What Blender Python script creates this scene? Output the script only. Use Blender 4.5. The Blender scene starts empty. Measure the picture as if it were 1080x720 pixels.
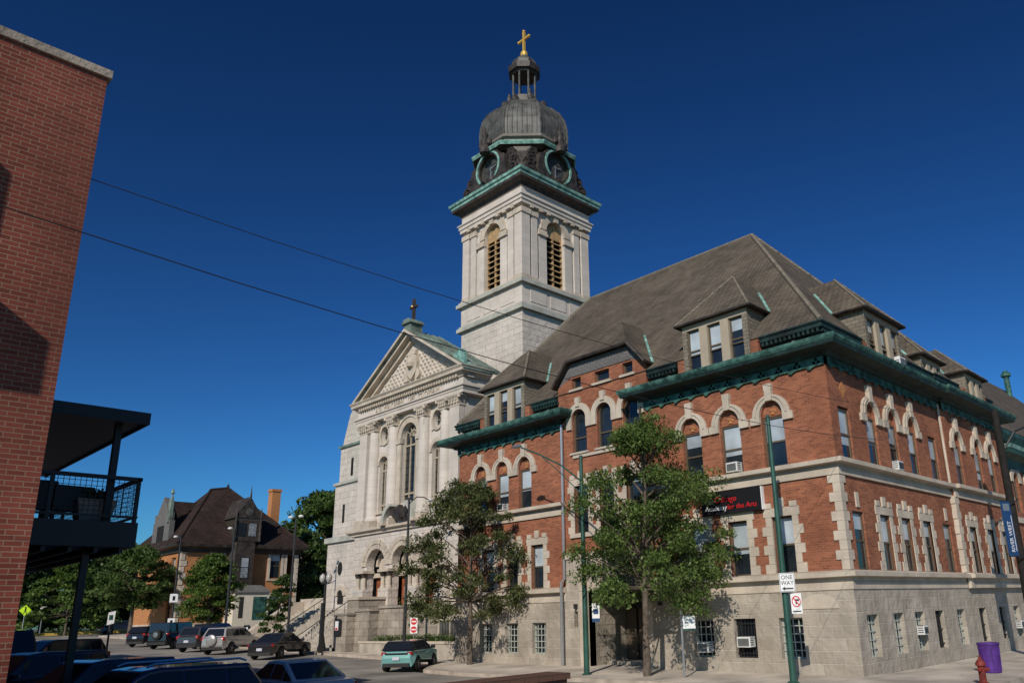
import bpy, bmesh, math, random
import numpy as np
from mathutils import Matrix, Vector, noise as mnoise

R = math.radians
random.seed(7)
SC = bpy.context.scene
COL = SC.collection

# ------------------------------------------------------------------ camera
cam_d = bpy.data.cameras.new("camera")
cam = bpy.data.objects.new("camera", cam_d)
COL.objects.link(cam)
SC.camera = cam
YAW, PITCH, ROLL = R(46.87), R(16.46), R(-1.90)
fw = Vector((math.sin(YAW) * math.cos(PITCH), math.cos(YAW) * math.cos(PITCH), math.sin(PITCH)))
ri = Vector((math.cos(YAW), -math.sin(YAW), 0))
up = ri.cross(fw)
r2 = ri * math.cos(ROLL) + up * math.sin(ROLL)
u2 = up * math.cos(ROLL) - ri * math.sin(ROLL)
m3 = Matrix((r2, u2, -fw)).transposed()
cam.matrix_world = Matrix.Translation((0, 0, 2.45)) @ m3.to_4x4()
cam_d.sensor_width = 36
cam_d.lens = 826 / 1080 * 36
cam_d.shift_x = (540 - 625) / 1080
cam_d.shift_y = (399 - 360) / 1080
cam_d.clip_start = 0.1
cam_d.clip_end = 3000

# ------------------------------------------------------------------ light
SUN_H = Vector((-0.885, -0.465))            # horizontal direction towards the sun
SUN_EL = R(31.5)
sd = Vector((SUN_H.x * math.cos(SUN_EL), SUN_H.y * math.cos(SUN_EL), math.sin(SUN_EL))).normalized()
sun_d = bpy.data.lights.new("sun", 'SUN')
sun_d.energy = 4.5
sun_d.angle = R(0.5)
sun_d.color = (1.0, 0.905, 0.79)
sun = bpy.data.objects.new("sun", sun_d)
COL.objects.link(sun)
sun.rotation_euler = sd.to_track_quat('Z', 'Y').to_euler()
sun.location = (-40, -30, 60)

W = bpy.data.worlds.new("World")
SC.world = W
W.use_nodes = True
nt = W.node_tree
nt.nodes.clear()
sky = nt.nodes.new('ShaderNodeTexSky')
sky.sky_type = 'NISHITA'
sky.sun_disc = False
sky.sun_elevation = SUN_EL
sky.sun_rotation = math.atan2(SUN_H.x, SUN_H.y)
sky.altitude = 200
sky.air_density = 1.0
sky.dust_density = 0.7
sky.ozone_density = 3.0
gam = nt.nodes.new('ShaderNodeGamma')
gam.inputs['Gamma'].default_value = 1.7
tint = nt.nodes.new('ShaderNodeMix'); tint.data_type = 'RGBA'; tint.blend_type = 'MULTIPLY'
tint.inputs[0].default_value = 1.0
tint.inputs[7].default_value = (0.155, 0.33, 0.427, 1)
bg = nt.nodes.new('ShaderNodeBackground')
bg.inputs['Strength'].default_value = 0.0634
wo = nt.nodes.new('ShaderNodeOutputWorld')
nt.links.new(sky.outputs[0], gam.inputs['Color'])
nt.links.new(gam.outputs[0], tint.inputs[6])
nt.links.new(tint.outputs[2], bg.inputs[0])
nt.links.new(bg.outputs[0], wo.inputs[0])

SC.view_settings.view_transform = 'Standard'
SC.view_settings.look = 'None'
SC.view_settings.gamma = 1
SC.view_settings.exposure = -0.22
SC.view_settings.use_curve_mapping = False
SC.cycles.max_bounces = 6
SC.cycles.diffuse_bounces = 3
SC.cycles.glossy_bounces = 3
SC.cycles.transparent_max_bounces = 8

# ------------------------------------------------------------------ materials
def newmat(name):
    m = bpy.data.materials.new(name)
    m.use_nodes = True
    n = m.node_tree.nodes
    return m, n, m.node_tree.links, n['Principled BSDF']

def surf(name, col, rough=0.8, var=0.18, scale=1.5, bump=0.0, bscale=None, metal=0.0, spec=0.3, col2=None, detail=6, coat=0.0):
    """Noise-mottled procedural surface."""
    m, n, l, b = newmat(name)
    b.inputs['Roughness'].default_value = rough
    b.inputs['Metallic'].default_value = metal
    b.inputs['Specular IOR Level'].default_value = spec
    b.inputs['Coat Weight'].default_value = coat
    b.inputs['Coat Roughness'].default_value = 0.05
    g = n.new('ShaderNodeNewGeometry')
    t = n.new('ShaderNodeTexNoise')
    t.inputs['Scale'].default_value = scale
    t.inputs['Detail'].default_value = detail
    l.new(g.outputs['Position'], t.inputs['Vector'])
    cr = n.new('ShaderNodeValToRGB')
    c = col
    d = col2 if col2 else tuple(x * (1 + var) for x in c)
    cr.color_ramp.elements[0].position = 0.33
    cr.color_ramp.elements[1].position = 0.67
    cr.color_ramp.elements[0].color = (*(x * (1 - var) for x in c), 1)
    cr.color_ramp.elements[1].color = (*d, 1)
    l.new(t.outputs['Fac'], cr.inputs[0])
    l.new(cr.outputs[0], b.inputs['Base Color'])
    if bump:
        t2 = n.new('ShaderNodeTexNoise')
        t2.inputs['Scale'].default_value = bscale or scale * 5
        t2.inputs['Detail'].default_value = 4
        l.new(g.outputs['Position'], t2.inputs['Vector'])
        bp = n.new('ShaderNodeBump')
        bp.inputs['Strength'].default_value = bump
        bp.inputs['Distance'].default_value = 0.06
        l.new(t2.outputs['Fac'], bp.inputs['Height'])
        l.new(bp.outputs[0], b.inputs['Normal'])
    return m

def coursed(name, c1, c2, mortar, bw, bh, mw, rough=0.9, blotch=0.25, bump=0.4, rock=0.0, skew=1.0, stain=None, dist=0.02, spec=0.2):
    """Courses of brick / ashlar / slate, laid along x+y with rows in z."""
    m, n, l, b = newmat(name)
    b.inputs['Roughness'].default_value = rough
    b.inputs['Specular IOR Level'].default_value = spec
    g = n.new('ShaderNodeNewGeometry')
    sp = n.new('ShaderNodeSeparateXYZ')
    l.new(g.outputs['Position'], sp.inputs[0])
    ad = n.new('ShaderNodeMath'); ad.operation = 'ADD'
    l.new(sp.outputs[0], ad.inputs[0]); l.new(sp.outputs[1], ad.inputs[1])
    cb = n.new('ShaderNodeCombineXYZ')
    l.new(ad.outputs[0], cb.inputs[0]); l.new(sp.outputs[2], cb.inputs[1])
    br = n.new('ShaderNodeTexBrick')
    br.inputs['Scale'].default_value = 1
    br.inputs['Brick Width'].default_value = bw
    br.inputs['Row Height'].default_value = bh
    br.inputs['Mortar Size'].default_value = mw
    br.inputs['Mortar Smooth'].default_value = 0.3
    br.inputs['Color1'].default_value = (*c1, 1)
    br.inputs['Color2'].default_value = (*c2, 1)
    br.inputs['Mortar'].default_value = (*mortar, 1)
    l.new(cb.outputs[0], br.inputs['Vector'])
    no = n.new('ShaderNodeTexNoise')
    no.inputs['Scale'].default_value = 0.7
    no.inputs['Detail'].default_value = 8
    no.inputs['Roughness'].default_value = 0.65
    l.new(g.outputs['Position'], no.inputs['Vector'])
    mr = n.new('ShaderNodeMapRange')
    mr.inputs['From Min'].default_value = 0.3; mr.inputs['From Max'].default_value = 0.7
    mr.inputs['To Min'].default_value = 1 - blotch; mr.inputs['To Max'].default_value = 1 + blotch * 0.6
    l.new(no.outputs['Fac'], mr.inputs['Value'])
    mx = n.new('ShaderNodeMix'); mx.data_type = 'RGBA'; mx.blend_type = 'MULTIPLY'
    mx.inputs[0].default_value = 1
    l.new(br.outputs['Color'], mx.inputs[6]); l.new(mr.outputs[0], mx.inputs[7])
    out = mx.outputs[2]
    if stain:
        ns = n.new('ShaderNodeTexNoise')
        ns.inputs['Scale'].default_value = 0.35
        ns.inputs['Detail'].default_value = 5
        mp = n.new('ShaderNodeMapping')
        mp.inputs['Scale'].default_value = (1.6, 1.6, 0.35)
        l.new(g.outputs['Position'], mp.inputs[0]); l.new(mp.outputs[0], ns.inputs['Vector'])
        rs = n.new('ShaderNodeMapRange')
        rs.inputs['From Min'].default_value = 0.52; rs.inputs['From Max'].default_value = 0.75
        rs.inputs['To Max'].default_value = 0.55
        l.new(ns.outputs['Fac'], rs.inputs['Value'])
        mx2 = n.new('ShaderNodeMix'); mx2.data_type = 'RGBA'
        l.new(rs.outputs[0], mx2.inputs[0]); l.new(out, mx2.inputs[6])
        mx2.inputs[7].default_value = (*stain, 1)
        out = mx2.outputs[2]
    l.new(out, b.inputs['Base Color'])
    # relief
    h = n.new('ShaderNodeMath'); h.operation = 'MULTIPLY_ADD'
    h.inputs[1].default_value = -1.0; h.inputs[2].default_value = 1.0
    l.new(br.outputs['Fac'], h.inputs[0])
    src = h.outputs[0]
    if rock:
        nr = n.new('ShaderNodeTexNoise')
        nr.inputs['Scale'].default_value = 3.2
        nr.inputs['Detail'].default_value = 5
        l.new(g.outputs['Position'], nr.inputs['Vector'])
        ma = n.new('ShaderNodeMath'); ma.operation = 'MULTIPLY_ADD'
        ma.inputs[1].default_value = rock
        l.new(nr.outputs['Fac'], ma.inputs[0]); l.new(src, ma.inputs[2])
        src = ma.outputs[0]
    bp = n.new('ShaderNodeBump')
    bp.inputs['Strength'].default_value = bump
    bp.inputs['Distance'].default_value = dist
    l.new(src, bp.inputs['Height'])
    l.new(bp.outputs[0], b.inputs['Normal'])
    return m

def leafmat(name, c1, c2, c3):
    m = bpy.data.materials.new(name); m.use_nodes = True
    n, l = m.node_tree.nodes, m.node_tree.links
    n.clear()
    o = n.new('ShaderNodeOutputMaterial')
    g = n.new('ShaderNodeNewGeometry')
    cr = n.new('ShaderNodeValToRGB')
    cr.color_ramp.elements[0].color = (*c1, 1)
    cr.color_ramp.elements[1].color = (*c3, 1)
    e = cr.color_ramp.elements.new(0.55); e.color = (*c2, 1)
    no = n.new('ShaderNodeTexNoise'); no.inputs['Scale'].default_value = 0.8
    l.new(g.outputs['Position'], no.inputs['Vector'])
    ad = n.new('ShaderNodeMath'); ad.operation = 'MULTIPLY_ADD'
    ad.inputs[1].default_value = 0.6
    l.new(g.outputs['Random Per Island'], ad.inputs[0])
    sb = n.new('ShaderNodeMath'); sb.operation = 'MULTIPLY_ADD'; sb.inputs[1].default_value = 0.9; sb.inputs[2].default_value = -0.25
    l.new(no.outputs['Fac'], sb.inputs[0]); l.new(sb.outputs[0], ad.inputs[2])
    l.new(ad.outputs[0], cr.inputs[0])
    b = n.new('ShaderNodeBsdfPrincipled')
    b.inputs['Roughness'].default_value = 0.55
    b.inputs['Specular IOR Level'].default_value = 0.3
    l.new(cr.outputs[0], b.inputs['Base Color'])
    tr = n.new('ShaderNodeBsdfTranslucent')
    l.new(cr.outputs[0], tr.inputs['Color'])
    ms = n.new('ShaderNodeMixShader'); ms.inputs[0].default_value = 0.28
    l.new(b.outputs[0], ms.inputs[1]); l.new(tr.outputs[0], ms.inputs[2])
    l.new(ms.outputs[0], o.inputs[0])
    return m

def plain(name, col, rough=0.6, metal=0.0, spec=0.4, coat=0.0):
    return surf(name, col, rough, var=0.06, scale=3, metal=metal, spec=spec, coat=coat)

M = {}
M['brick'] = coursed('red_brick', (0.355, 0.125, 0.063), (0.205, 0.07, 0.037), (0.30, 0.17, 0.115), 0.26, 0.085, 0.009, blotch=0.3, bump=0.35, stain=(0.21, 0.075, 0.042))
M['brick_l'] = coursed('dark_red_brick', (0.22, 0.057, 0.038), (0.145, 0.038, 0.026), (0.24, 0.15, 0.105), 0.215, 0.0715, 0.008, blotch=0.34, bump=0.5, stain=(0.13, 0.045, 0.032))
M['brick_o'] = coursed('orange_brick', (0.52, 0.225, 0.085), (0.42, 0.17, 0.062), (0.28, 0.17, 0.1), 0.24, 0.08, 0.008, blotch=0.2, bump=0.3)
M['rock'] = coursed('rock_faced_limestone', (0.42, 0.37, 0.305), (0.35, 0.305, 0.25), (0.47, 0.42, 0.35), 0.95, 0.42, 0.022, blotch=0.3, bump=0.75, rock=1.6, dist=0.06, stain=(0.26, 0.215, 0.165))
M['ashlar'] = coursed('smooth_limestone', (0.60, 0.535, 0.47), (0.55, 0.49, 0.43), (0.42, 0.37, 0.32), 1.1, 0.5, 0.008, blotch=0.14, bump=0.25, stain=(0.38, 0.36, 0.3))
M['towerrock'] = coursed('rough_limestone', (0.58, 0.52, 0.455), (0.52, 0.465, 0.405), (0.38, 0.34, 0.29), 1.3, 0.46, 0.014, blotch=0.18, bump=0.7, rock=1.2, dist=0.07, stain=(0.36, 0.38, 0.33))
M['stone'] = surf('limestone_trim', (0.47, 0.405, 0.325), 0.85, var=0.16, scale=1.2, bump=0.25, bscale=9)
M['stone_g'] = surf('weathered_stone', (0.38, 0.38, 0.33), 0.85, var=0.2, scale=1.0, bump=0.25, bscale=8)
M['stone_d'] = coursed('old_grey_stone', (0.36, 0.315, 0.26), (0.28, 0.245, 0.2), (0.22, 0.19, 0.155), 0.9, 0.45, 0.015, blotch=0.3, bump=0.8, rock=1.5, dist=0.05)
M['step'] = surf('step_stone', (0.37, 0.33, 0.275), 0.9, var=0.25, scale=1.3, bump=0.3)
M['slate'] = coursed('brown_slate_shingles', (0.14, 0.115, 0.088), (0.095, 0.078, 0.06), (0.045, 0.037, 0.03), 0.28, 0.15, 0.014, blotch=0.38, bump=0.8, stain=(0.17, 0.14, 0.10))
M['slate_side'] = coursed('pale_shingle_siding', (0.23, 0.20, 0.155), (0.18, 0.155, 0.12), (0.08, 0.07, 0.055), 0.35, 0.16, 0.012, blotch=0.2, bump=0.5)
M['slate_grey'] = coursed('grey_shingle_siding', (0.17, 0.165, 0.16), (0.14, 0.135, 0.13), (0.07, 0.065, 0.06), 0.35, 0.12, 0.012, blotch=0.15, bump=0.5)
M['slate_red'] = coursed('dark_brown_tiles', (0.052, 0.032, 0.026), (0.034, 0.022, 0.019), (0.014, 0.01, 0.01), 0.3, 0.18, 0.015, blotch=0.4, bump=0.7)
M['copper'] = surf('green_copper', (0.13, 0.29, 0.245), 0.75, var=0.35, scale=2.5, col2=(0.28, 0.50, 0.43), bump=0.1)
M['copper_d'] = surf('dark_green_copper', (0.012, 0.042, 0.038), 0.6, var=0.4, scale=2.0, col2=(0.04, 0.13, 0.11), spec=0.4)
M['copper_roof'] = surf('grey_green_copper_roof', (0.115, 0.135, 0.115), 0.65, var=0.3, scale=1.2, col2=(0.2, 0.27, 0.225))
M['bronze'] = surf('dark_bronze_copper', (0.026, 0.021, 0.017), 0.55, var=0.4, scale=2.5, col2=(0.06, 0.046, 0.036), spec=0.5, bump=0.3)
M['lead'] = surf('weathered_lead', (0.06, 0.058, 0.052), 0.5, var=0.3, scale=1.5, col2=(0.11, 0.11, 0.1), spec=0.4)
M['drum'] = surf('brown_grey_lead', (0.16, 0.14, 0.12), 0.7, var=0.2)
M['gold'] = surf('gilded_metal', (0.8, 0.5, 0.1), 0.35, var=0.1, metal=0.45, spec=0.8)
M['glass'] = surf('window_glass', (0.014, 0.019, 0.024), 0.05, var=0.4, scale=0.9, spec=0.7, bump=0.06, bscale=1.6)
M['blind'] = surf('white_blind_behind_glass', (0.36, 0.41, 0.44), 0.1, var=0.3, scale=0.8, spec=0.6, bump=0.05, bscale=1.6, detail=2)
M['curtain'] = surf('curtain_behind_glass', (0.2, 0.22, 0.24), 0.12, var=0.5, scale=6, spec=0.6)
M['frame_b'] = plain('brown_window_frame', (0.10, 0.075, 0.05), 0.6)
M['frame_t'] = plain('tan_painted_wood', (0.36, 0.30, 0.22), 0.7)
M['frame_g'] = plain('pale_grey_window_grid', (0.36, 0.38, 0.34), 0.6)
M['frame_d'] = plain('dark_window_frame', (0.03, 0.03, 0.03), 0.5)
M['louver'] = surf('tan_wood_louver', (0.36, 0.24, 0.12), 0.7, var=0.25, scale=3)
M['dark'] = plain('dark_recess', (0.012, 0.011, 0.011), 0.9)
M['door'] = surf('red_brown_door_wood', (0.26, 0.085, 0.035), 0.45, var=0.3, scale=4)
M['iron'] = plain('black_iron', (0.018, 0.018, 0.02), 0.45, spec=0.5)
M['steel'] = plain('galvanised_steel', (0.42, 0.43, 0.44), 0.4, metal=0.7)
M['pole_g'] = surf('green_painted_steel', (0.022, 0.075, 0.055), 0.4, var=0.2, scale=2, spec=0.5)
M['white'] = plain('white_enamel', (0.75, 0.75, 0.74), 0.45)
M['plastic_w'] = surf('white_plastic', (0.62, 0.62, 0.6), 0.5, var=0.1)
M['sign_red'] = plain('sign_red', (0.55, 0.015, 0.02), 0.45)
M['sign_black'] = plain('sign_black', (0.012, 0.012, 0.014), 0.4)
M['sign_blue'] = plain('banner_blue', (0.012, 0.05, 0.14), 0.6)
M['sign_yg'] = plain('fluorescent_yellow_green', (0.55, 0.85, 0.02), 0.5)
M['purple'] = surf('purple_plastic', (0.075, 0.024, 0.18), 0.6, var=0.3, scale=4)
M['hyd_red'] = surf('hydrant_red', (0.16, 0.025, 0.018), 0.65, var=0.4, scale=6)
M['asphalt'] = surf('asphalt', (0.25, 0.23, 0.20), 0.9, var=0.36, scale=0.35, bump=0.25, bscale=40, detail=14)
M['concrete'] = surf('sidewalk_concrete', (0.47, 0.415, 0.345), 0.9, var=0.3, scale=0.6, bump=0.2, bscale=18, detail=14)
M['kerb'] = surf('kerb_concrete', (0.40, 0.34, 0.28), 0.9, var=0.25, scale=1.5)
M['paint_y'] = surf('yellow_kerb_paint', (0.55, 0.38, 0.08), 0.7, var=0.2)
M['paint_w'] = surf('white_road_paint', (0.55, 0.55, 0.52), 0.7, var=0.25, scale=4)
M['soil'] = surf('red_mulch', (0.15, 0.07, 0.045), 0.95, var=0.3, scale=6, bump=0.5)
M['grass'] = surf('lawn_grass', (0.05, 0.085, 0.025), 0.95, var=0.35, scale=1.5, bump=0.6, bscale=30)
M['dial'] = surf('dark_clock_dial', (0.03, 0.032, 0.03), 0.5, var=0.3, scale=3, col2=(0.06, 0.065, 0.06))
M['coping'] = surf('weathered_coping', (0.27, 0.23, 0.185), 0.9, var=0.3, scale=2.5, bump=0.4)
M['globe'] = surf('frosted_glass', (0.4, 0.385, 0.35), 0.3, var=0.08, spec=0.5)
M['earth'] = surf('far_ground', (0.12, 0.11, 0.09), 0.95, var=0.2, scale=0.2)
M['bark'] = surf('tree_bark', (0.115, 0.09, 0.07), 0.9, var=0.35, scale=5, bump=0.6, bscale=20)
M['cream'] = plain('cream_siding', (0.62, 0.57, 0.46), 0.7)
M['woodpole'] = surf('weathered_pole_wood', (0.016, 0.014, 0.012), 0.9, var=0.3, scale=3)
M['brownwall'] = coursed('brown_brick', (0.15, 0.075, 0.05), (0.12, 0.06, 0.042), (0.1, 0.06, 0.045), 0.22, 0.075, 0.01, blotch=0.2)
M['leaf_locust'] = leafmat('locust_leaves', (0.045, 0.085, 0.02), (0.115, 0.175, 0.042), (0.19, 0.25, 0.075))
M['leaf_locust2'] = leafmat('olive_locust_leaves', (0.04, 0.06, 0.02), (0.10, 0.125, 0.042), (0.17, 0.155, 0.06))
M['leaf_dark'] = leafmat('dark_leaves', (0.028, 0.058, 0.015), (0.06, 0.105, 0.028), (0.10, 0.16, 0.045))
M['leaf_mid'] = leafmat('mid_leaves', (0.04, 0.075, 0.018), (0.08, 0.13, 0.032), (0.13, 0.19, 0.05))
M['leaf_light'] = leafmat('light_leaves', (0.045, 0.085, 0.016), (0.09, 0.15, 0.028), (0.16, 0.22, 0.045))

# ------------------------------------------------------------------ mesh builder
class MB:
    def __init__(s): s.v = []; s.f = []; s.m = []; s.mats = []
    def mi(s, mat):
        if mat not in s.mats: s.mats.append(mat)
        return s.mats.index(mat)
    def add(s, vs, fs, mat):
        o = len(s.v); k = s.mi(mat)
        s.v += [tuple(p) for p in vs]
        for f in fs: s.f.append([i + o for i in f]); s.m.append(k)
    def poly(s, pts, mat): s.add(pts, [range(len(pts))], mat)
    def box(s, x0, x1, y0, y1, z0, z1, mat):
        v = [(x, y, z) for z in (z0, z1) for y in (y0, y1) for x in (x0, x1)]
        s.add(v, [(0, 2, 3, 1), (4, 5, 7, 6), (0, 1, 5, 4), (2, 6, 7, 3), (0, 4, 6, 2), (1, 3, 7, 5)], mat)
    def prism(s, pts, y0, y1, mat):            # outline in (x, z), pushed along y
        n = len(pts)
        v = [(x, y0, z) for x, z in pts] + [(x, y1, z) for x, z in pts]
        s.add(v, [list(range(n)), list(range(2 * n - 1, n - 1, -1))] + [(i, n + i, n + (i + 1) % n, (i + 1) % n) for i in range(n)], mat)
    def prism_z(s, pts, z0, z1, mat):          # outline in (x, y)
        n = len(pts)
        v = [(x, y, z0) for x, y in pts] + [(x, y, z1) for x, y in pts]
        s.add(v, [list(range(n)), list(range(2 * n - 1, n - 1, -1))] + [(i, n + i, n + (i + 1) % n, (i + 1) % n) for i in range(n)], mat)
    def loft(s, rings, mat, cap=True, close=True):
        n = len(rings[0]); v = [p for r in rings for p in r]; f = []
        for k in range(len(rings) - 1):
            for i in range(n if close else n - 1):
                j = (i + 1) % n
                f.append((k * n + i, k * n + j, (k + 1) * n + j, (k + 1) * n + i))
        if cap and close: f += [list(range(n)), list(range((len(rings) - 1) * n, len(rings) * n))]
        s.add(v, f, mat)
    def tube(s, pts, rad, mat, n=8):
        P = [Vector(p) for p in pts]
        rr = rad if isinstance(rad, (list, tuple)) else [rad] * len(P)
        rings = []; pu = None
        for i, p in enumerate(P):
            d = (P[min(i + 1, len(P) - 1)] - P[max(i - 1, 0)])
            d = d.normalized() if d.length > 1e-9 else Vector((0, 0, 1))
            if pu is None: pu = d.orthogonal().normalized()
            a = (pu - d * pu.dot(d))
            a = a.normalized() if a.length > 1e-6 else d.orthogonal().normalized()
            pu = a; b = d.cross(a)
            rings.append([tuple(p + (a * math.cos(2 * math.pi * k / n) + b * math.sin(2 * math.pi * k / n)) * rr[i]) for k in range(n)])
        s.loft(rings, mat)
    def lathe(s, prof, mat, n=16, cx=0, cy=0, rot=0.0, sc=1.0):
        s.loft([[(cx + r * sc * math.cos(2 * math.pi * k / n + rot), cy + r * sc * math.sin(2 * math.pi * k / n + rot), z) for k in range(n)] for r, z in prof], mat)
    def panel(s, outline, holes, y0, y1, mat):  # wall sheet in (x, z) with real openings
        c = bpy.data.curves.new('tmp', 'CURVE'); c.dimensions = '2D'; c.fill_mode = 'BOTH'; c.extrude = abs(y1 - y0) / 2
        for pts in [outline] + list(holes):
            sp = c.splines.new('POLY'); sp.points.add(len(pts) - 1)
            for p, q in zip(sp.points, pts): p.co = (q[0], q[1], 0, 1)
            sp.use_cyclic_u = True
        o = bpy.data.objects.new('tmp', c); me = bpy.data.meshes.new_from_object(o)
        ym = (y0 + y1) / 2
        s.add([(q.co.x, ym + q.co.z, q.co.y) for q in me.vertices], [list(p.vertices) for p in me.polygons], mat)
        bpy.data.objects.remove(o); bpy.data.curves.remove(c); bpy.data.meshes.remove(me)
    def sweep(s, path, prof, mat, closed=False): # profile (outward, z) along plan path, outward = right-hand side
        P = [Vector(p) for p in path]; n = len(P); rings = []
        for i in range(n):
            ds = []
            if closed or i > 0: ds.append((P[i] - P[i - 1]).normalized())
            if closed or i < n - 1: ds.append((P[(i + 1) % n] - P[i]).normalized())
            ns = [Vector((d.y, -d.x)) for d in ds]
            if len(ns) == 2:
                q = ns[0] + ns[1]; q = q / (q.dot(ns[0])) if q.length > 1e-6 else ns[0]
            else: q = ns[0]
            rings.append([(P[i].x + q.x * o, P[i].y + q.y * o, z) for o, z in prof])
        if closed: rings.append(rings[0]); s.loft(rings, mat, cap=False)
        else: s.loft(rings, mat)
    def text(s, body, size, mat, x, y, z, depth=0.02, align='CENTER', sx=1.0):
        c = bpy.data.curves.new('tmp', 'FONT'); c.body = body; c.size = size; c.extrude = depth / 2; c.align_x = align; c.resolution_u = 2
        o = bpy.data.objects.new('tmp', c); me = bpy.data.meshes.new_from_object(o)
        s.add([(x + q.co.x * sx, y + q.co.z, z + q.co.y) for q in me.vertices], [list(p.vertices) for p in me.polygons], mat)
        bpy.data.objects.remove(o); bpy.data.curves.remove(c); bpy.data.meshes.remove(me)
    def mesh(s, name, smooth=False):
        me = bpy.data.meshes.new(name)
        me.from_pydata(s.v, [], [list(f) for f in s.f])
        for m in s.mats: me.materials.append(m)
        me.polygons.foreach_set('material_index', s.m)
        bm = bmesh.new(); bm.from_mesh(me)
        bmesh.ops.recalc_face_normals(bm, faces=bm.faces)
        bm.to_mesh(me); bm.free()
        if smooth:
            me.polygons.foreach_set('use_smooth', [True] * len(me.polygons))
            me.set_sharp_from_angle(angle=R(35))
        me.update()
        return me
    def pieces(s, gap=0.012):
        n = len(s.v); par = list(range(n))
        def find(i):
            while par[i] != i: par[i] = par[par[i]]; i = par[i]
            return i
        for f in s.f:
            a = find(f[0])
            for j in f[1:]: par[find(j)] = a
        comps = {}
        for i in range(n): comps.setdefault(find(i), []).append(i)
        L = []
        for k, ids in comps.items():
            P = [s.v[i] for i in ids]
            L.append([set([k]), [min(p[a] for p in P) - gap for a in range(3)], [max(p[a] for p in P) + gap for a in range(3)]])
        done = False
        while not done:
            done = True
            for i in range(len(L)):
                for j in range(len(L) - 1, i, -1):
                    A, B = L[i], L[j]
                    if all(A[1][a] <= B[2][a] and B[1][a] <= A[2][a] for a in range(3)):
                        A[0] |= B[0]; A[1] = [min(A[1][a], B[1][a]) for a in range(3)]; A[2] = [max(A[2][a], B[2][a]) for a in range(3)]
                        L.pop(j); done = False
        out = []
        for ks, lo, hi in L:
            m = MB(); mp = {}
            for f, mi in zip(s.f, s.m):
                if find(f[0]) in ks:
                    for i in f:
                        if i not in mp: mp[i] = len(m.v); m.v.append(s.v[i])
                    m.f.append([mp[i] for i in f]); m.m.append(m.mi(s.mats[mi]))
            out.append(m)
        return out
    def build_each(s, name, parent=None, **kw):
        return [m.build(name, parent, **kw) for m in s.pieces()]
    def build(s, name, parent=None, loc=(0, 0, 0), rz=0.0, smooth=False, bevel=0):
        return place(s.mesh(name, smooth), name, parent, loc, rz, bevel)

def place(me, name, parent=None, loc=(0, 0, 0), rz=0.0, bevel=0):
    o = bpy.data.objects.new(name, me); COL.objects.link(o)
    o.location = loc; o.rotation_euler = (0, 0, rz)
    if parent: o.parent = parent
    if bevel:
        b = o.modifiers.new('bevel', 'BEVEL'); b.width = bevel; b.segments = 2; b.limit_method = 'ANGLE'; b.angle_limit = R(30)
    return o

def tag(o, label, cat, group=None):
    o['label'] = label; o['category'] = cat
    if group: o['group'] = group
    return o

def thing(name, label, cat, loc=(0, 0, 0), rz=0.0, group=None):
    o = bpy.data.objects.new(name, None); COL.objects.link(o)
    o.location = loc; o.rotation_euler = (0, 0, rz); o.empty_display_size = 0.3
    return tag(o, label, cat, group)

def struct(o): o['kind'] = 'structure'; return o

def copy_tree(o, parent=None):
    c = o.copy(); COL.objects.link(c)
    if parent: c.parent = parent
    for ch in list(o.children): copy_tree(ch, c)
    return c

def arc(cx, cz, r, a0, a1, n=14, rz=None):
    rz = rz or r
    return [(cx + r * math.cos(R(a0 + (a1 - a0) * i / n)), cz + rz * math.sin(R(a0 + (a1 - a0) * i / n))) for i in range(n + 1)]
def arch_hole(cx, hw, z0, zs, rise=None, n=14):
    return [(cx - hw, z0), (cx + hw, z0)] + arc(cx, zs, hw, 0, 180, n, rise or hw)
def rect(x0, x1, z0, z1): return [(x0, z0), (x1, z0), (x1, z1), (x0, z1)]
def gy(y): return 0.0 if y < 30 else min(2.0, 0.025 * (y - 30))

# ------------------------------------------------------------------ ground and roads
def sheet(name, pts_rows, mat, dz):
    """strip of quads following the street's gentle rise; rows are (y, x0, x1)"""
    mb = MB(); rows = []
    for y, x0, x1 in pts_rows: rows.append([(x0, y, gy(y) + dz), (x1, y, gy(y) + dz)])
    mb.loft(rows, mat, cap=False, close=False)
    return struct(mb.build(name))
g_ = MB()
ys = [-900, -60, 30, 50, 70, 90, 110, 1500]
g_.loft([[(-1500, y, gy(y) - 0.22), (1500, y, gy(y) - 0.22)] for y in ys], M['earth'], cap=False, close=False)
struct(g_.build('ground'))
sheet('avenue_road', [(-9, -80, 90), (8.4, -80, 90)], M['asphalt'], -0.15)
sheet('side_street_road', [(8.4, 4.2, 22.6), (30, 4.2, 22.6), (33.5, 4.2, 22.6), (36.5, 4.2, 25.8), (50, 4.2, 25.8), (70, 4.2, 25.8), (95, 4.2, 25.8)], M['asphalt'], -0.15)
sheet('cross_street_road', [(95, -60, 90), (104, -60, 90)], M['asphalt'], -0.15)

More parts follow.
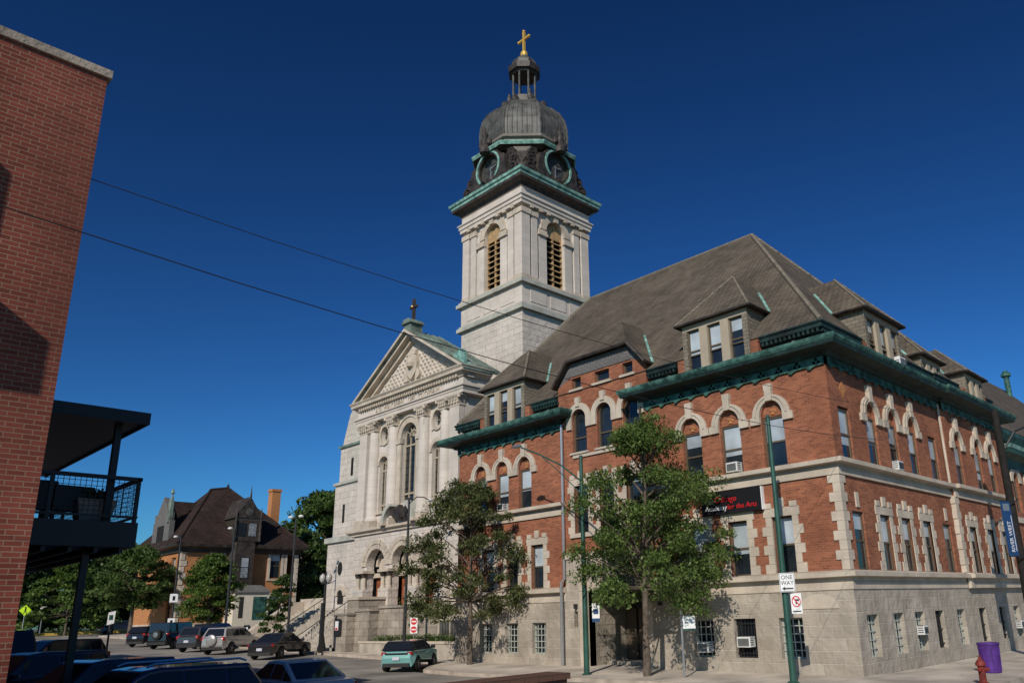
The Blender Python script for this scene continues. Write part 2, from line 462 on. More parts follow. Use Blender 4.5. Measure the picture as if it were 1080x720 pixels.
def slab(name, pts, mat, z0, z1):
    mb = MB(); n = len(pts)
    v = [(x, y, gy(y) + z0) for x, y in pts] + [(x, y, gy(y) + z1) for x, y in pts]
    mb.add(v, [list(range(n, 2 * n))], mat)
    return struct(mb.build(name))
corner = [(24.6 + 2 * math.cos(R(a)), 10.4 + 2 * math.sin(R(a))) for a in (270, 250, 230, 210, 190, 180)]
east_edge = corner + [(22.6, 30), (22.6, 32.6), (25.8, 36), (25.8, 50), (25.8, 70), (25.8, 94)]
slab('east_sidewalk', [(70, 8.4)] + east_edge + [(70, 94), (70, 70), (70, 50), (70, 30)][0:0] + [(48, 94), (48, 70), (48, 50), (48, 30), (70, 30)], M['concrete'], -0.2, 0.0)
k = MB()
path = [(70, 8.4)] + east_edge
for i in range(len(path) - 1):
    a, b = Vector(path[i]), Vector(path[i + 1]); d = (b - a).normalized(); nn = Vector((d.y, -d.x))
    ins = [a, b, b + nn * 0.16, a + nn * 0.16]
    k.add([(p.x, p.y, gy(p.y) - 0.19) for p in ins] + [(p.x, p.y, gy(p.y) + 0.004) for p in ins], [(4, 5, 6, 7), (0, 1, 5, 4), (1, 2, 6, 5), (2, 3, 7, 6), (3, 0, 4, 7)], M['kerb'])
struct(k.build('east_kerb'))
slab('west_sidewalk', [(-60, 8.4), (2.6, 8.4), (4.2, 10.4), (4.2, 30), (4.2, 50), (4.2, 70), (4.2, 94), (-60, 94), (-60, 70), (-60, 50), (-60, 30)], M['concrete'], -0.2, 0.0)
slab('park_lawn', [(-60, 104), (90, 104), (90, 110), (90, 200), (-60, 200), (-60, 110)], M['grass'], -0.2, 0.0)
k = MB()
k.box(-60, 90, 103.8, 104.0, 1.7, 1.96, M['paint_y'])
struct(k.build('yellow_kerb'))
# sidewalk joints and tree pits
k = MB()
for y in np.arange(14, 34, 1.6): k.box(22.8, 26.2, y, y + 0.012, 0.0, 0.004, M['asphalt'])
for x in np.arange(27, 60, 1.6): k.box(x, x + 0.012, 8.6, 12.6, 0.0, 0.004, M['asphalt'])
k.box(22.8, 26.3, 24.5 - 0.006, 24.5 + 0.006, 0.0, 0.005, M['asphalt'])
rc = random.Random(4)
for _ in range(26):
    x, y = (rc.uniform(22.9, 26.0), rc.uniform(14, 33)) if rc.random() < .6 else (rc.uniform(26, 44), rc.uniform(8.8, 12.2))
    a = rc.uniform(0, 6.28)
    for _s in range(rc.randint(3, 7)):
        x2, y2 = x + .3 * math.cos(a), y + .3 * math.sin(a); nx, ny = -math.sin(a) * .006, math.cos(a) * .006
        if 22.8 < x2 < 26.2 or (8.6 < y2 < 12.6 and x2 > 25): k.poly([(x - nx, y - ny, .0065), (x2 - nx, y2 - ny, .0065), (x2 + nx, y2 + ny, .0065), (x + nx, y + ny, .0065)], M['asphalt'])
        x, y = x2, y2; a += rc.uniform(-.7, .7)
struct(k.build('pavement_joints'))
k = MB()
for cx, cy in ((25.07, 32.3), (23.76, 19.97)):
    k.box(cx - 0.75, cx + 0.75, cy - 0.8, cy + 0.8, -0.01, 0.012, M['soil'])
struct(k.build('tree_pit_soil'))
k = MB()
k.box(12.8, 12.95, 12, 40, -0.15, -0.146, M['paint_y'])
for i in range(2): k.box(6, 22, 9.0 + 2.6 * i, 9.2 + 2.6 * i, -0.15, -0.145, M['paint_w'])
struct(k.build('road_markings'))

# ------------------------------------------------------------------ windows (shared meshes)
_cache = {}
def sash_meshes(w, h, style='sash', blind=0.5, arched=0.0, fm='frame_b'):
    key = (round(w, 2), round(h, 2), style, blind, arched, fm)
    if key in _cache: return _cache[key]
    f = MB(); F = M[fm]; t = 0.06
    hw = w / 2
    outline = rect(-hw, hw, 0, h) if not arched else arch_hole(0, hw, 0, h, arched)
    inner = rect(-hw + t, hw - t, t, h - t) if not arched else arch_hole(0, hw - t, t, h, arched - t)
    f.panel(outline, [inner], -0.05, 0.05, F)
    top = h + arched
    if style == 'sash': f.box(-hw + t, hw - t, -0.035, 0.03, h * 0.5 - 0.035, h * 0.5 + 0.035, F)
    if style == 'bars':
        n = max(3, int(w / 0.2)); rws = max(4, int(h / 0.24))
        for i in range(1, n): f.box(-hw + w * i / n - 0.018, -hw + w * i / n + 0.018, -0.09, -0.06, 0, h, F)
        for i in range(1, rws): f.box(-hw, hw, -0.10, -0.07, h * i / rws - 0.018, h * i / rws + 0.018, F)
    if style == 'ironbars':
        n = max(4, int(w / 0.13))
        for i in range(1, n): f.box(-hw + w * i / n - 0.013, -hw + w * i / n + 0.013, -0.12, -0.09, 0, h, F)
        for z in (0.12, 0.5, 0.88): f.box(-hw, hw, -0.13, -0.10, h * z - 0.015, h * z + 0.015, F)
    if style == 'church':
        for x in (-hw * 0.33, hw * 0.33): f.box(x - 0.05, x + 0.05, -0.06, 0.04, 0, h, F)
        for z in (0.12, 0.86): f.box(-hw, hw, -0.07, 0.04, h * z, h * z + 0.13, F)
        for i in range(int(h / 0.5)): f.box(-hw, hw, -0.02, 0.03, i * 0.5 - 0.012, i * 0.5 + 0.012, M['dark'])
        for a in range(30, 180, 30):
            f.tube([(0, 0, h + 0.02), (hw * 0.93 * math.cos(R(a)), 0, h + arched * 0.93 * math.sin(R(a)))], 0.035, F, 5)
        f.panel(arc(0, h + 0.05, hw * 0.52, 0, 180, 10) , [arc(0, h + 0.05, hw * 0.42, 0, 180, 10)], -0.05, 0.04, F)
    if style == 'arched2':
        f.box(-hw + t, hw - t, -0.04, 0.03, h * 0.42, h * 0.42 + 0.07, F)
    p = MB()
    zb = top * (1 - blind)
    if arched:
        p.panel(inner, [], 0.02, 0.03, M['glass'])
    else:
        if blind < 1: p.box(-hw + t * .5, hw - t * .5, 0.01, 0.02, 0.02, zb, M['glass'])
        if blind > 0: p.box(-hw + t * .5, hw - t * .5, 0.01, 0.02, zb, h - 0.02, M['blind'] if style != 'curtain' else M['curtain'])
    _cache[key] = (f.mesh('window'), p.mesh('pane'))
    return _cache[key]

def facade_pos(face, a, dep, z):
    return ((a, dep, z), 0.0) if face == 'B' else ((dep, -a, z), R(-90))
def window(root, face, a, z, w, h, dep=0.2, off=(0, 0), **kw):
    fm, pm = sash_meshes(w, h, **kw)
    loc, rz = facade_pos(face, a, dep, z)
    loc = (loc[0] + off[0], loc[1] + off[1], loc[2])
    o = place(fm, 'window', root, loc, rz)
    place(pm, 'pane', o)
    return o

def air_conditioner(root_loc, face, a, z, dep, label, w=0.6, h=0.42):
    loc, rz = facade_pos(face, a, dep, z)
    t = thing('air_conditioner', label, 'air conditioner', tuple(Vector(root_loc) + Vector(loc)), rz, 'window air conditioners on the brick school')
    w *= .85; h *= .85
    b = MB(); b.box(-w / 2, w / 2, -0.3, 0.1, 0, h, M['plastic_w']); b.build('case', t, bevel=0.02)
    b = MB()
    for i in range(7): b.box(-w / 2 + 0.05, w / 2 - 0.05, -0.312, -0.301, 0.05 + i * (h - 0.1) / 7, 0.05 + i * (h - 0.1) / 7 + 0.025, M['frame_d'])
    for s in (-1, 1):
        for i in range(4): b.box(s * (w / 2 + 0.002) - 0.004, s * (w / 2 + 0.002) + 0.004, -0.27, -0.06, 0.08 + i * 0.08, 0.11 + i * 0.08, M['frame_d'])
    b.build('grille', t)
    return t

# ------------------------------------------------------------------ the brick school on the corner
XA, YB = 26.36, 12.79
sch = thing('brick_school', 'long red brick school on limestone base with green copper cornice and steep slate roof', 'school', (XA, YB, 0))
AL, AE = -22.3, 18.9            # left end on facade A (a = YB - y), right end on facade B
PA0, PA1, PA2, PA3 = -8.91, -13.9, -22.3, 0.0
upA = [-2.44, -4.40, -6.31, -16.83, -18.58, -20.33]
loA = [-2.44, -4.40, -6.31, -15.96, -17.81, -19.66]
upB = [1.05, 3.34, 5.34, 7.34, 9.65, 12.30, 15.05, 17.05]
upB_arch = [3.34, 5.34, 7.34, 12.30, 15.05, 17.05]
loB = [1.2, 3.42, 5.40, 7.55, 9.85, 12.60, 15.05, 17.20]
bsB = [1.10, 3.28, 5.22, 7.25, 9.65, 12.35, 15.1, 17.2]
midA = [-12.88, -11.24, -9.60]
ends_frame = 0.22

def rot_a(mb):  # map facade-A local (x right, y into wall) to root space
    mb.v = [(y, -x, z) for x, y, z in mb.v]; return mb

# limestone base
b = MB()
holes = [rect(a - 0.48, a + 0.48, 0.57, 1.97) for a in loA[:3] + [-15.81, -17.76, -19.71]]
holes += [rect(-13.45, -13.2, 1.75, 2.43)]
b.panel([(-22.3, 0), (-12.5, 0), (-12.5, 3.3), (-9.3, 3.3), (-9.3, 0), (0.1, 0), (0.1, 3.25), (0.1, 4.9), (-22.3, 4.9)][:6] + [(0.1, 3.25), (-8.9, 3.25), (-8.9, 4.9), (-13.9, 4.9), (-13.9, 3.25), (-22.3, 3.25)], holes, -0.1, 0.35, M['rock'])
rot_a(b)
b2 = MB()
b2.panel(rect(0.35, AE, 0, 3.25), [rect(a - 0.45, a + 0.45, 0.57, 2.0) for a in bsB], -0.1, 0.35, M['rock'])
b.add(b2.v, b2.f, M['rock'])
b.box(0.35, 18.5, 0.35, 0.36, 0, 0.01, M['dark'])
b.build('stone_base', sch)
# brick walls
b = MB()
def fourhole(a, hw, z0, z1): return rect(a - hw, a + hw, z0, z1)
holes = [arch_hole(a, 0.48, 7.48, 9.5, 0.55) for a in upA] + [rect(a - 0.44, a + 0.44, 3.53, 5.6) for a in loA]
b.panel([(-22.3, 3.25), (-13.9, 3.25), (-13.9, 4.9), (-8.91, 4.9), (-8.91, 3.25), (0, 3.25), (0, 11.0), (-8.6, 11.0), (-8.6, 13.3), (-9.56, 13.5), (-13.41, 13.5), (-14.3, 13.1), (-14.3, 11.0), (-22.3, 11.0)],
        holes + [arch_hole(a, 0.47, 9.7, 11.3) for a in midA] + [rect(-13.0 - .3, -13.0 + .3, 12.85, 13.4), rect(-11.3 - .47, -11.3 + .47, 12.85, 13.4), rect(-9.68 - .31, -9.68 + .31, 12.85, 13.4)]
        + [rect(a - 0.45, a + 0.45, 5.9, 8.1) for a in midA], 0.0, 0.35, M['brick'])
rot_a(b)
b.build('west_brick_wall', sch)
b = MB()
holes = [arch_hole(a, 0.45, 7.48, 9.5, 0.52) if a in upB_arch else rect(a - 0.45, a + 0.45, 7.48, 9.5) for a in upB] + [rect(a - 0.45, a + 0.45, 3.53, 5.6) for a in loB]
b.panel(rect(0.35, 10.9, 3.25, 11.0), [h for h in holes if h[0][0] < 10.5], 0.0, 0.35, M['brick'])
b.panel(rect(10.9, AE, 3.25, 11.0), [h for h in holes if h[0][0] > 10.5], -0.16, 0.35, M['brick'])
b.box(AE - 0.35, AE - 0.002, 0.36, 20, 0, 11.0, M['brick'])
b.box(0.36, 18.0, 22.0, 22.28, 0, 13, M['brick'])
b.build('south_brick_wall', sch)
# tympana (brick panels with terracotta) in the arched heads
b = MB()
for a in upA:
    b.panel([(a - .48, 9.45)] + [(a + .48, 9.45)] + arc(a, 9.5, .48, 0, 180, 12, .55), [], 0.12, 0.3, M['brick'])
    b.lathe([(0.02, 0.1), (0.14, 0.11), (0.17, 0.135)], M['brick_o'], 8, a, 0)
bb = MB(); 
for a in upA:
    bb.panel([(a - .48, 9.46), (a + .48, 9.46)] + arc(a, 9.5, .478, 0, 180, 12, .548), [], 0.12, 0.3, M['brick'])
    bb.prism(arc(a, 9.62, 0.17, 0, 150, 6) + arc(a, 9.62, 0.09, 150, 0, 5), 0.09, 0.125, M['brick_o'])
    bb.prism([(a - .1, 9.53), (a + .1, 9.53), (a, 9.72)], 0.08, 0.125, M['brick_o'])
rot_a(bb)
for a in upB_arch:
    q = MB(); dd = -0.16 if a > 10.9 else 0
    q.panel([(a - .45, 9.46), (a + .45, 9.46)] + arc(a, 9.5, .448, 0, 180, 12, .518), [], 0.12 + dd, 0.3, M['brick'])
    q.prism([(a - .12, 9.53), (a + .12, 9.53), (a, 9.78)], 0.08 + dd, 0.125 + dd, M['brick_o'])
    for mt in q.mats: pass
    off = len(bb.v); 
    for f, mi_ in zip(q.f, q.m): bb.f.append([i + off for i in f]); bb.m.append(bb.mi(q.mats[mi_]))
    bb.v += q.v
# diamond terracotta plaque on the south wall
bb.prism([(1.15, 9.85), (1.4, 10.2), (1.15, 10.55), (0.9, 10.2)], -0.03, 0.02, M['brick_o'])
bb.build_each('arch_infill', sch)

# arch surrounds (stone), one part per arch
def arch_surround(root, face, a, rin, rise, rout, off=0.0, half_imp=0.93):
    key = ('as', rin, rout, half_imp, off)
    if key not in _cache:
        s = MB()
        out = arc(0, 9.5, rout, 0, 180, 18, rout * 0.98)
        inn = arc(0, 9.5, rin, 180, 0, 16, rise)
        s.prism(out + inn, -0.10 + off, 0.05 + off, M['stone'])
        s.prism(arc(0, 9.5, rout - 0.1, 0, 180, 18) + arc(0, 9.5, rin + 0.14, 180, 0, 16, rise + .14), -0.135 + off, -0.098 + off, M['stone'])
        for sx in (-1, 1):
            x0, x1 = sorted((sx * rin, sx * half_imp)); s.box(x0, x1, -0.11 + off, 0.05 + off, 9.2, 9.499, M['stone'])
        s.prism([(-0.15, 10.05), (0.15, 10.05), (0.15, 10.45), (0.17, 10.5), (0.17, 10.72), (-0.17, 10.72), (-0.17, 10.5), (-0.15, 10.45)], -0.17 + off, 0.05 + off, M['stone'])
        _cache[key] = s.mesh('arch_surround')
    loc, rz = facade_pos(face, a, 0, 0)
    return place(_cache[key], 'arch_surround', root, loc, rz)
for i, a in enumerate(upA):
    arch_surround(sch, 'A', a, 0.5, 0.57, 0.82)
    window(sch, 'A', a, 7.48, 0.94, 1.96, blind=[0.5, 0.62, 0.3, 0.55, 0.6, 0.5][i])
for a in upB:
    o = -0.16 if a > 10.9 else 0.0
    if a in upB_arch: arch_surround(sch, 'B', a, 0.47, 0.54, 0.8, o)
    window(sch, 'B', a, 7.48, 0.88, 1.96, dep=0.12 + o, blind=random.choice([0.5, 0.55, 0.7, 0.4]))
# toothed stone surrounds of the first-floor windows
def toothed(root, face, a, z0, z1, hw, off=0.0, crown=True):
    key = ('tooth', round(z0, 2), round(z1, 2), hw, off, crown)
    if key not in _cache:
        s = MB(); n = max(3, int(round((z1 - z0) / 0.33))); hh = (z1 - z0) / n
        for sx in (-1, 1):
            for i in range(n):
                ww = 0.42 if i % 2 == 0 else 0.25
                x0, x1 = sorted((sx * hw, sx * (hw + ww))); s.box(x0, x1, -0.035 + off + random.uniform(-.006, .006), 0.06 + off, z0 + i * hh + 0.004, z0 + (i + 1) * hh - 0.004, M['stone'])
        s.box(-hw - 0.32, hw + 0.32, -0.045 + off, 0.06 + off, z1, z1 + 0.32, M['stone'])
        if crown:
            s.box(-0.15, 0.15, -0.075 + off, 0.06 + off, z1 + 0.322, z1 + 0.68, M['stone'])
            for sx in (-1, 1):
                x0, x1 = sorted((sx * (hw - 0.05), sx * (hw + 0.25))); s.box(x0, x1, -0.07 + off, 0.06 + off, z1 + 0.322, z1 + 0.52, M['stone'])
        _cache[key] = s.mesh('window_surround')
    loc, rz = facade_pos(face, a, 0, 0)
    place(_cache[key], 'window_surround', root, loc, rz)
for i, a in enumerate(loA):
    toothed(sch, 'A', a, 3.53, 5.6, 0.44)
    window(sch, 'A', a, 3.53, 0.88, 2.06, blind=[0.5, 0.6, 0.5, 0.5, 0.3, 0.4][i])
for a in loB:
    o = -0.16 if a > 10.9 else 0.0
    if a not in (1.2, 9.85): toothed(sch, 'B', a, 3.53, 5.6, 0.45, o)
    window(sch, 'B', a, 3.53, 0.88, 2.06, dep=0.12 + o, blind=random.choice([0.4, 0.5, 0.3]))
s = MB()
for a in (1.2, 9.85): s.box(a - 0.12, a + 0.12, -0.05, 0.05, 5.75, 6.3, M['stone'])
s.build_each('window_keystone', sch)
for i, a in enumerate(loA[:3] + [-15.81, -17.76, -19.71]):
    st, fm = ('bars', 'plastic_w') if i != 1 else ('ironbars', 'iron')
    window(sch, 'A', a, 0.57, 0.94, 1.4, dep=0.15, style=st, blind=0, fm='frame_g' if st == 'bars' else fm)
for i, a in enumerate(bsB):
    st = 'bars' if i in (0, 1, 2, 4, 7) else 'ironbars'
    window(sch, 'B', a, 0.57, 0.88, 1.43, dep=0.15, style=st, blind=0, fm='frame_g' if st == 'bars' else 'iron')
window(sch, 'A', -13.32, 1.75, 0.25, 0.68, dep=0.15, blind=0)
for a in midA:
    window(sch, 'A', a, 9.7, 0.93, 1.6, arched=0.47, style='arched2', fm='frame_b', dep=0.18)
    window(sch, 'A', a, 5.9, 0.9, 2.2, blind=0.1)
    toothed(sch, 'A', a, 5.9, 8.1, 0.45, crown=True)
for a, w in ((-13.0, .6), (-11.3, .94), (-9.68, .62)): window(sch, 'A', a, 12.85, w, 0.55, blind=0, style='plain')
# mid gable arch surrounds
for a in midA:
    key = 'mids'
    if key not in _cache:
        s = MB()
        s.prism(arc(0, 11.3, 0.8, 0, 180, 18) + arc(0, 11.3, 0.49, 180, 0, 16), -0.09, 0.05, M['stone'])
        for sx in (-1, 1):
            x0, x1 = sorted((sx * .49, sx * .81)); s.box(x0, x1, -0.1, 0.05, 10.85, 11.299, M['stone'])
        s.prism([(-0.13, 11.9), (0.13, 11.9), (0.13, 12.1), (0.15, 12.12), (0.15, 12.36), (-0.15, 12.36), (-0.15, 12.12), (-0.13, 12.1)], -0.15, 0.05, M['stone'])
        _cache[key] = s.mesh('arch_surround')
    loc, rz = facade_pos('A', a, 0, 0); place(_cache[key], 'arch_surround', sch, loc, rz)

# belt courses, plinth ledge, sills
b = MB()
belt = [(0, 6.86), (0.08, 6.86), (0.08, 7.1), (0.03, 7.12), (0.03, 7.24), (0.33, 7.27), (0.33, 7.43), (0.0, 7.478)]
for pth in ([(0, -PA2 - 0.1), (0, 13.95)], [(0, 8.85), (0, 0), (10.9, 0)], [(10.9, -0.16), (AE, -0.16)]):
    b.sweep(pth, belt, M['stone'])
b.build_each('belt_course', sch)
b = MB()
ledge = [(0.0, 2.85), (0.14, 2.87), (0.14, 3.1), (0.105, 3.12), (0.105, 3.27), (0.36, 3.3), (0.36, 3.45), (0.0, 3.53)]
for pth in ([(0, 22.2), (0, 13.95)], [(0, 8.85), (0, 0), (10.9, 0)], [(10.9, -0.16), (AE, -0.16)]):
    b.sweep(pth, ledge, M['stone'])
b.build_each('plinth_ledge', sch)
b = MB()
for a in midA: b.box(a - 0.6, a + 0.6, -0.1, 0.05, 9.6, 9.69, M['stone'])
b.box(-13.3, -9.2, -0.08, 0.05, 9.42, 9.55, M['stone'])
for a, w in ((-13.0, .45), (-11.3, .62), (-9.68, .45)): b.box(a - w, a + w, -0.1, 0.05, 12.73, 12.84, M['stone'])
b.box(-13.9, -8.91, -0.16, 0.1, 4.75, 5.0, M['stone']); b.box(-13.6, -9.2, -0.1, 0.1, 5.7, 5.89, M['stone'])
rot_a(b); b.build_each('window_sill', sch)
# quoins on the corner, both faces
b = MB(); nq = 10; hh = (6.9 - 3.53) / nq
for i in range(nq):
    ww = 0.42 if i % 2 else 0.24
    b.box(-0.05, ww, -0.05, ww, 3.53 + i * hh + .004, 3.53 + (i + 1) * hh - .004, M['stone'])
for i in range(nq):
    ww = 0.40 if i % 2 else 0.26
    b.box(10.9 - ww * .3, 10.9 + ww, -0.21, 0.05, 3.53 + i * hh + .004, 3.53 + (i + 1) * hh - .004, M['stone'])
b.build_each('quoin', sch)
b = MB()
b.prism([(0.45, 2.2), (2.1, 2.2)] + arc(1.275, 2.2, 0.82, 0, 180, 12, 0.55), -0.13, -0.09, M['stone'])
b.v = [(x - 0.0, y, z) for x, y, z in b.v]
bq = MB(); bq.prism([(-2.0, 2.25), (-0.5, 2.25)] + arc(-1.25, 2.25, 0.75, 0, 180, 12, 0.5), -0.13, -0.09, M['stone']); rot_a(bq); bq.build('blind_arch_stone', sch)
# entrance portal in the middle bay
b = MB()
b.box(-12.6, -9.2, 2.4, 2.5, 0.0, 3.4, M['frame_d'])
for x in (-12.4, -11.65, -10.9, -10.15): b.box(x, x + 0.6, 2.3, 2.4, 0.3, 2.5, M['frame_b'])
b.box(-12.6, -9.2, 0.36, 2.4, 3.32, 3.5, M['stone_d']); b.box(-12.65, -12.52, 0.36, 2.4, 0, 3.5, M['stone_d']); b.box(-9.28, -9.15, 0.36, 2.4, 0, 3.5, M['stone_d'])
b.box(-12.5, -9.3, 1.2, 2.4, 0, 0.25, M['step'])
rot_a(b); b.build_each('entrance_door', sch)
b = MB()
b.box(-13.0, -8.8, -0.22, 0.05, 3.3, 3.7, M['stone']); b.box(-13.0, -12.5, -0.2, 0.3, 0, 3.299, M['stone']); b.box(-9.3, -8.8, -0.2, 0.3, 0, 3.299, M['stone'])
rot_a(b); b.build_each('entrance_surround', sch)

# main copper cornice
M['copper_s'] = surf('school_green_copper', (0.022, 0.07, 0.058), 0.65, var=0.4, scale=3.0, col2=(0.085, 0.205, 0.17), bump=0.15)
M['copper_k'] = surf('black_green_copper_with_shade', (0.007, 0.016, 0.015), 0.6, var=0.4, scale=2.0, col2=(0.016, 0.045, 0.04), spec=0.35)  # near-black green of the gutters; also paints in the shade under the cornice
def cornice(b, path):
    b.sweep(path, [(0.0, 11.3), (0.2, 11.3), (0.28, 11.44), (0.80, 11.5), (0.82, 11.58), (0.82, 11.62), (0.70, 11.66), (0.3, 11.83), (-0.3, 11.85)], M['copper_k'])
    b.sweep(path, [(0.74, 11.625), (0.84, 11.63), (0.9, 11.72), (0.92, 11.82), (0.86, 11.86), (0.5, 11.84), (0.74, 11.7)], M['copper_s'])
pathL = [(1.2, 22.35), (0, 22.35), (0, 14.15), (0.6, 14.15)]
pathR = [(0.6, 8.75), (0, 8.75), (0, 0), (10.9, 0), (10.9, -0.16), (AE, -0.16), (AE, 1.2)]
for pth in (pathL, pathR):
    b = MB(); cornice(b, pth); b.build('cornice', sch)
# pierced frieze with trefoils and drops
def frieze(b, L, ox):
    n = int(L / 0.74); p = L / n
    outl = [(0, 11.3), (0, 10.98)]
    for i in range(n):
        outl += [(i * p + p * .12, 10.98), (i * p + p * .12, 10.9), (i * p + p * .28, 10.86), (i * p + p * .40, 10.93), (i * p + p * .6, 10.98)]
    outl += [(L, 10.98), (L, 11.3)]
    holes = []
    for i in range(n):
        cx = i * p + p * 0.62
        for dx, dz in ((-.1, 0.0), (.1, 0.0), (0, .12)):
            holes.append([(cx + dx + .065 * math.cos(R(t)), 11.1 + dz + .065 * math.sin(R(t))) for t in range(0, 360, 45)])
        holes.append([(cx - .04, 11.0), (cx + .04, 11.0), (cx, 11.1)])
    q = MB(); q.panel([(x + ox, z) for x, z in outl], [[(x + ox, z) for x, z in h] for h in holes], -0.1, -0.06, M['copper_f'])
    b.add(q.v, q.f, M['copper_f'])
M['copper_f'] = surf('mid_green_copper', (0.02, 0.065, 0.055), 0.65, var=0.4, scale=3.0, col2=(0.06, 0.17, 0.14))
b = MB(); frieze(b, 8.75, -8.75); frieze(b, 8.2, -22.35); rot_a(b)
q = MB(); frieze(q, 10.8, 0.1); 
q2 = MB(); frieze(q2, 8.0, 10.9); q2.v = [(x, y - 0.16, z) for x, y, z in q2.v]
b.add(q.v, q.f, M['copper_f']); b.add(q2.v, q2.f, M['copper_f'])
b.build_each('frieze', sch)
# attic band and upper gutter
b = MB()
b.box(0.25, 0.5, 0.25, 8.8, 11.84, 12.5, M['brick']); b.box(0.25, 0.5, 14.2, 22.2, 11.84, 12.5, M['brick']); b.box(0.5, 18.5, 0.25, 0.5, 11.84, 12.5, M['brick'])
for y in np.arange(1.2, 22, 1.55):
    if not 8.6 < y < 14.4: b.box(0.18, 0.26, y, y + 0.16, 11.84, 12.3, M['stone'])
b.build_each('attic_wall', sch)
gut = [(-0.35, 12.28), (-0.2, 12.28), (-0.12, 12.4), (0.1, 12.46), (0.1, 12.6), (0.16, 12.66), (0.16, 12.72), (-0.4, 12.74)]
segs = [[(0, 8.5), (0, 6.85)], [(0, 2.6), (0, 0), (3.3, 0)], [(0.2, 22.5), (0, 22.5), (0, 20.5)], [(0, 16.2), (0, 14.3)], [(7.8, 0), (10.9, 0), (10.9, -.1), (13.9, -.1)], [(17.8, -.1), (AE, -.1), (AE, .8)]]
for sg in segs:
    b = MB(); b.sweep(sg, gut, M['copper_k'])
    (x0, y0), (x1, y1) = sg[0], sg[1]
    for i in range(len(sg) - 1):
        a0, a1 = Vector(sg[i]), Vector(sg[i + 1]); L = (a1 - a0).length; d = (a1 - a0).normalized(); nn = Vector((d.y, -d.x))
        for t in np.arange(0.1, L, 0.2):
            c = a0 + d * t + nn * 0.02
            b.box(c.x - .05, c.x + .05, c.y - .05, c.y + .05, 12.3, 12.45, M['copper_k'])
    b.build('gutter', sch)
# main hipped roof
EZ, RZ = 12.73, 22.1
b = MB()
x0, x1, y0, y1 = -0.05, AE + 0.1, -0.05, 22.45
RX, RA, RB_ = 8.74, 7.6, 20.1
fl = 0.9     # flared foot
def rp(x, y, z): return (x, y, z)
e0, e1, e2, e3 = rp(x0, y0, EZ), rp(x1, y0, EZ), rp(x1, y1, EZ), rp(x0, y1, EZ)
p0, p1 = rp(RX, RA, RZ), rp(RX, RB_, RZ)
b.poly([e0, p0, p1, e3], M['slate']); b.poly([e0, e1, p0], M['slate']); b.poly([e1, e2, p1, p0], M['slate']); b.poly([e2, e3, p1], M['slate'])
b.poly([e0, e3, e2, e1], M['slate'])
b.build('roof', sch)
b = MB()
for a_, c_ in ((e0, p0), (p0, p1), (e1, p0), (p1, e3)):
    b.tube([tuple(Vector(a_) + Vector((0, 0, .02))), tuple(Vector(c_) + Vector((0, 0, .02)))], 0.11, M['slate_side'], 6)
b.build_each('ridge_cap', sch)
def roof_x(z): return x0 + (z - EZ) / (RZ - EZ) * (RX - x0)
def roof_y(z): return y0 + (z - EZ) / (RZ - EZ) * (RA - y0)
# middle gable: shingled trapezoid and jerkinhead roof
gc = 24.2 - YB
b = MB()
b.prism([(-9.45, 13.5), (-9.56, 13.5), (-13.41, 13.5), (-13.55, 13.5), (-13.4, 14.2), (-9.55, 14.2)], -0.04, 0.2, M['slate_grey'])
b.prism([(-8.6, 13.3), (-9.5, 14.15), (-9.56, 13.5)], 0.0, 0.2, M['slate_grey']); b.prism([(-14.3, 13.1), (-13.45, 14.15), (-13.41, 13.5)], 0.0, 0.2, M['slate_grey'])
rot_a(b); b.build_each('gable_shingles', sch)
def dormer_roof(mb, tr, hw, ez, rise, front, hipdepth, kx, over=0.25, mat=None, edge=None, jerk=None):
    """hipped (or clipped) dormer roof in local (u across, v into roof, z); tr maps to root"""
    mat = mat or M['slate']
    w = hw + over; f = front - over
    if jerk is None:
        pk = (0, f + hipdepth, ez + rise); bk = (0, kx, ez + rise)
        L, Rr = (-w, f, ez), (w, f, ez)
        vb = kx
        Lb, Rb = (-w, roofv(ez), ez), (w, roofv(ez), ez)
        mb.poly([tr(L), tr(Rr), tr(pk)], mat); mb.poly([tr(Rr), tr(Rb), tr(bk), tr(pk)], mat); mb.poly([tr(L), tr(pk), tr(bk), tr(Lb)], mat)
        for a_, c_ in ((L, Rr), (Rr, Rb), (L, Lb)):
            mb.tube([tr(a_), tr(c_)], 0.06, M['bronze'], 5)
        mb.poly([tr(L), tr(Lb), tr(Rb), tr(Rr)], M['bronze'])
        mb.tube([tr(pk), tr(L)], 0.06, M['slate_side'], 5); mb.tube([tr(pk), tr(Rr)], 0.06, M['slate_side'], 5)
        for sg_ in ((Rb, bk), (Lb, bk)):
            p, q_ = Vector(tr(sg_[0])), Vector(tr(sg_[1]))
            mb.tube([p + (q_ - p) * 0.02, p + (q_ - p) * 0.72], 0.085, M['copper'], 5)
roofv = roof_x
b = MB()
trA = lambda c: (lambda p: (p[1], c + p[0], p[2]))
cA = gc
P1, P2 = (-0.3, gc + 1.98, 14.24), (-0.3, gc - 1.98, 14.24)
Q1, Q2 = (-0.3, gc + 3.0, 13.1), (-0.3, gc - 3.0, 13.1)
kz = 16.35; K = (roof_x(kz) - 1.6, gc, kz); K2 = (roof_x(kz), gc, kz)
B1, B2 = (roof_x(13.1), gc + 3.0, 13.1), (roof_x(13.1), gc - 3.0, 13.1)
b.poly([P1, P2, K], M['slate']); b.poly([Q1, P1, K, K2, B1], M['slate']); b.poly([Q2, B2, K2, K, P2], M['slate'])
b.build('roof', sch)
b = MB()
for a_, c_ in ((Q1, P1), (P1, P2), (P2, Q2)): b.tube([a_, c_], 0.09, M['bronze'], 6)
for a_, c_ in ((Q2, B2), (Q1, B1)): b.tube([a_, c_], 0.07, M['bronze'], 6)
b.build('gable_trim', sch)
b = MB()
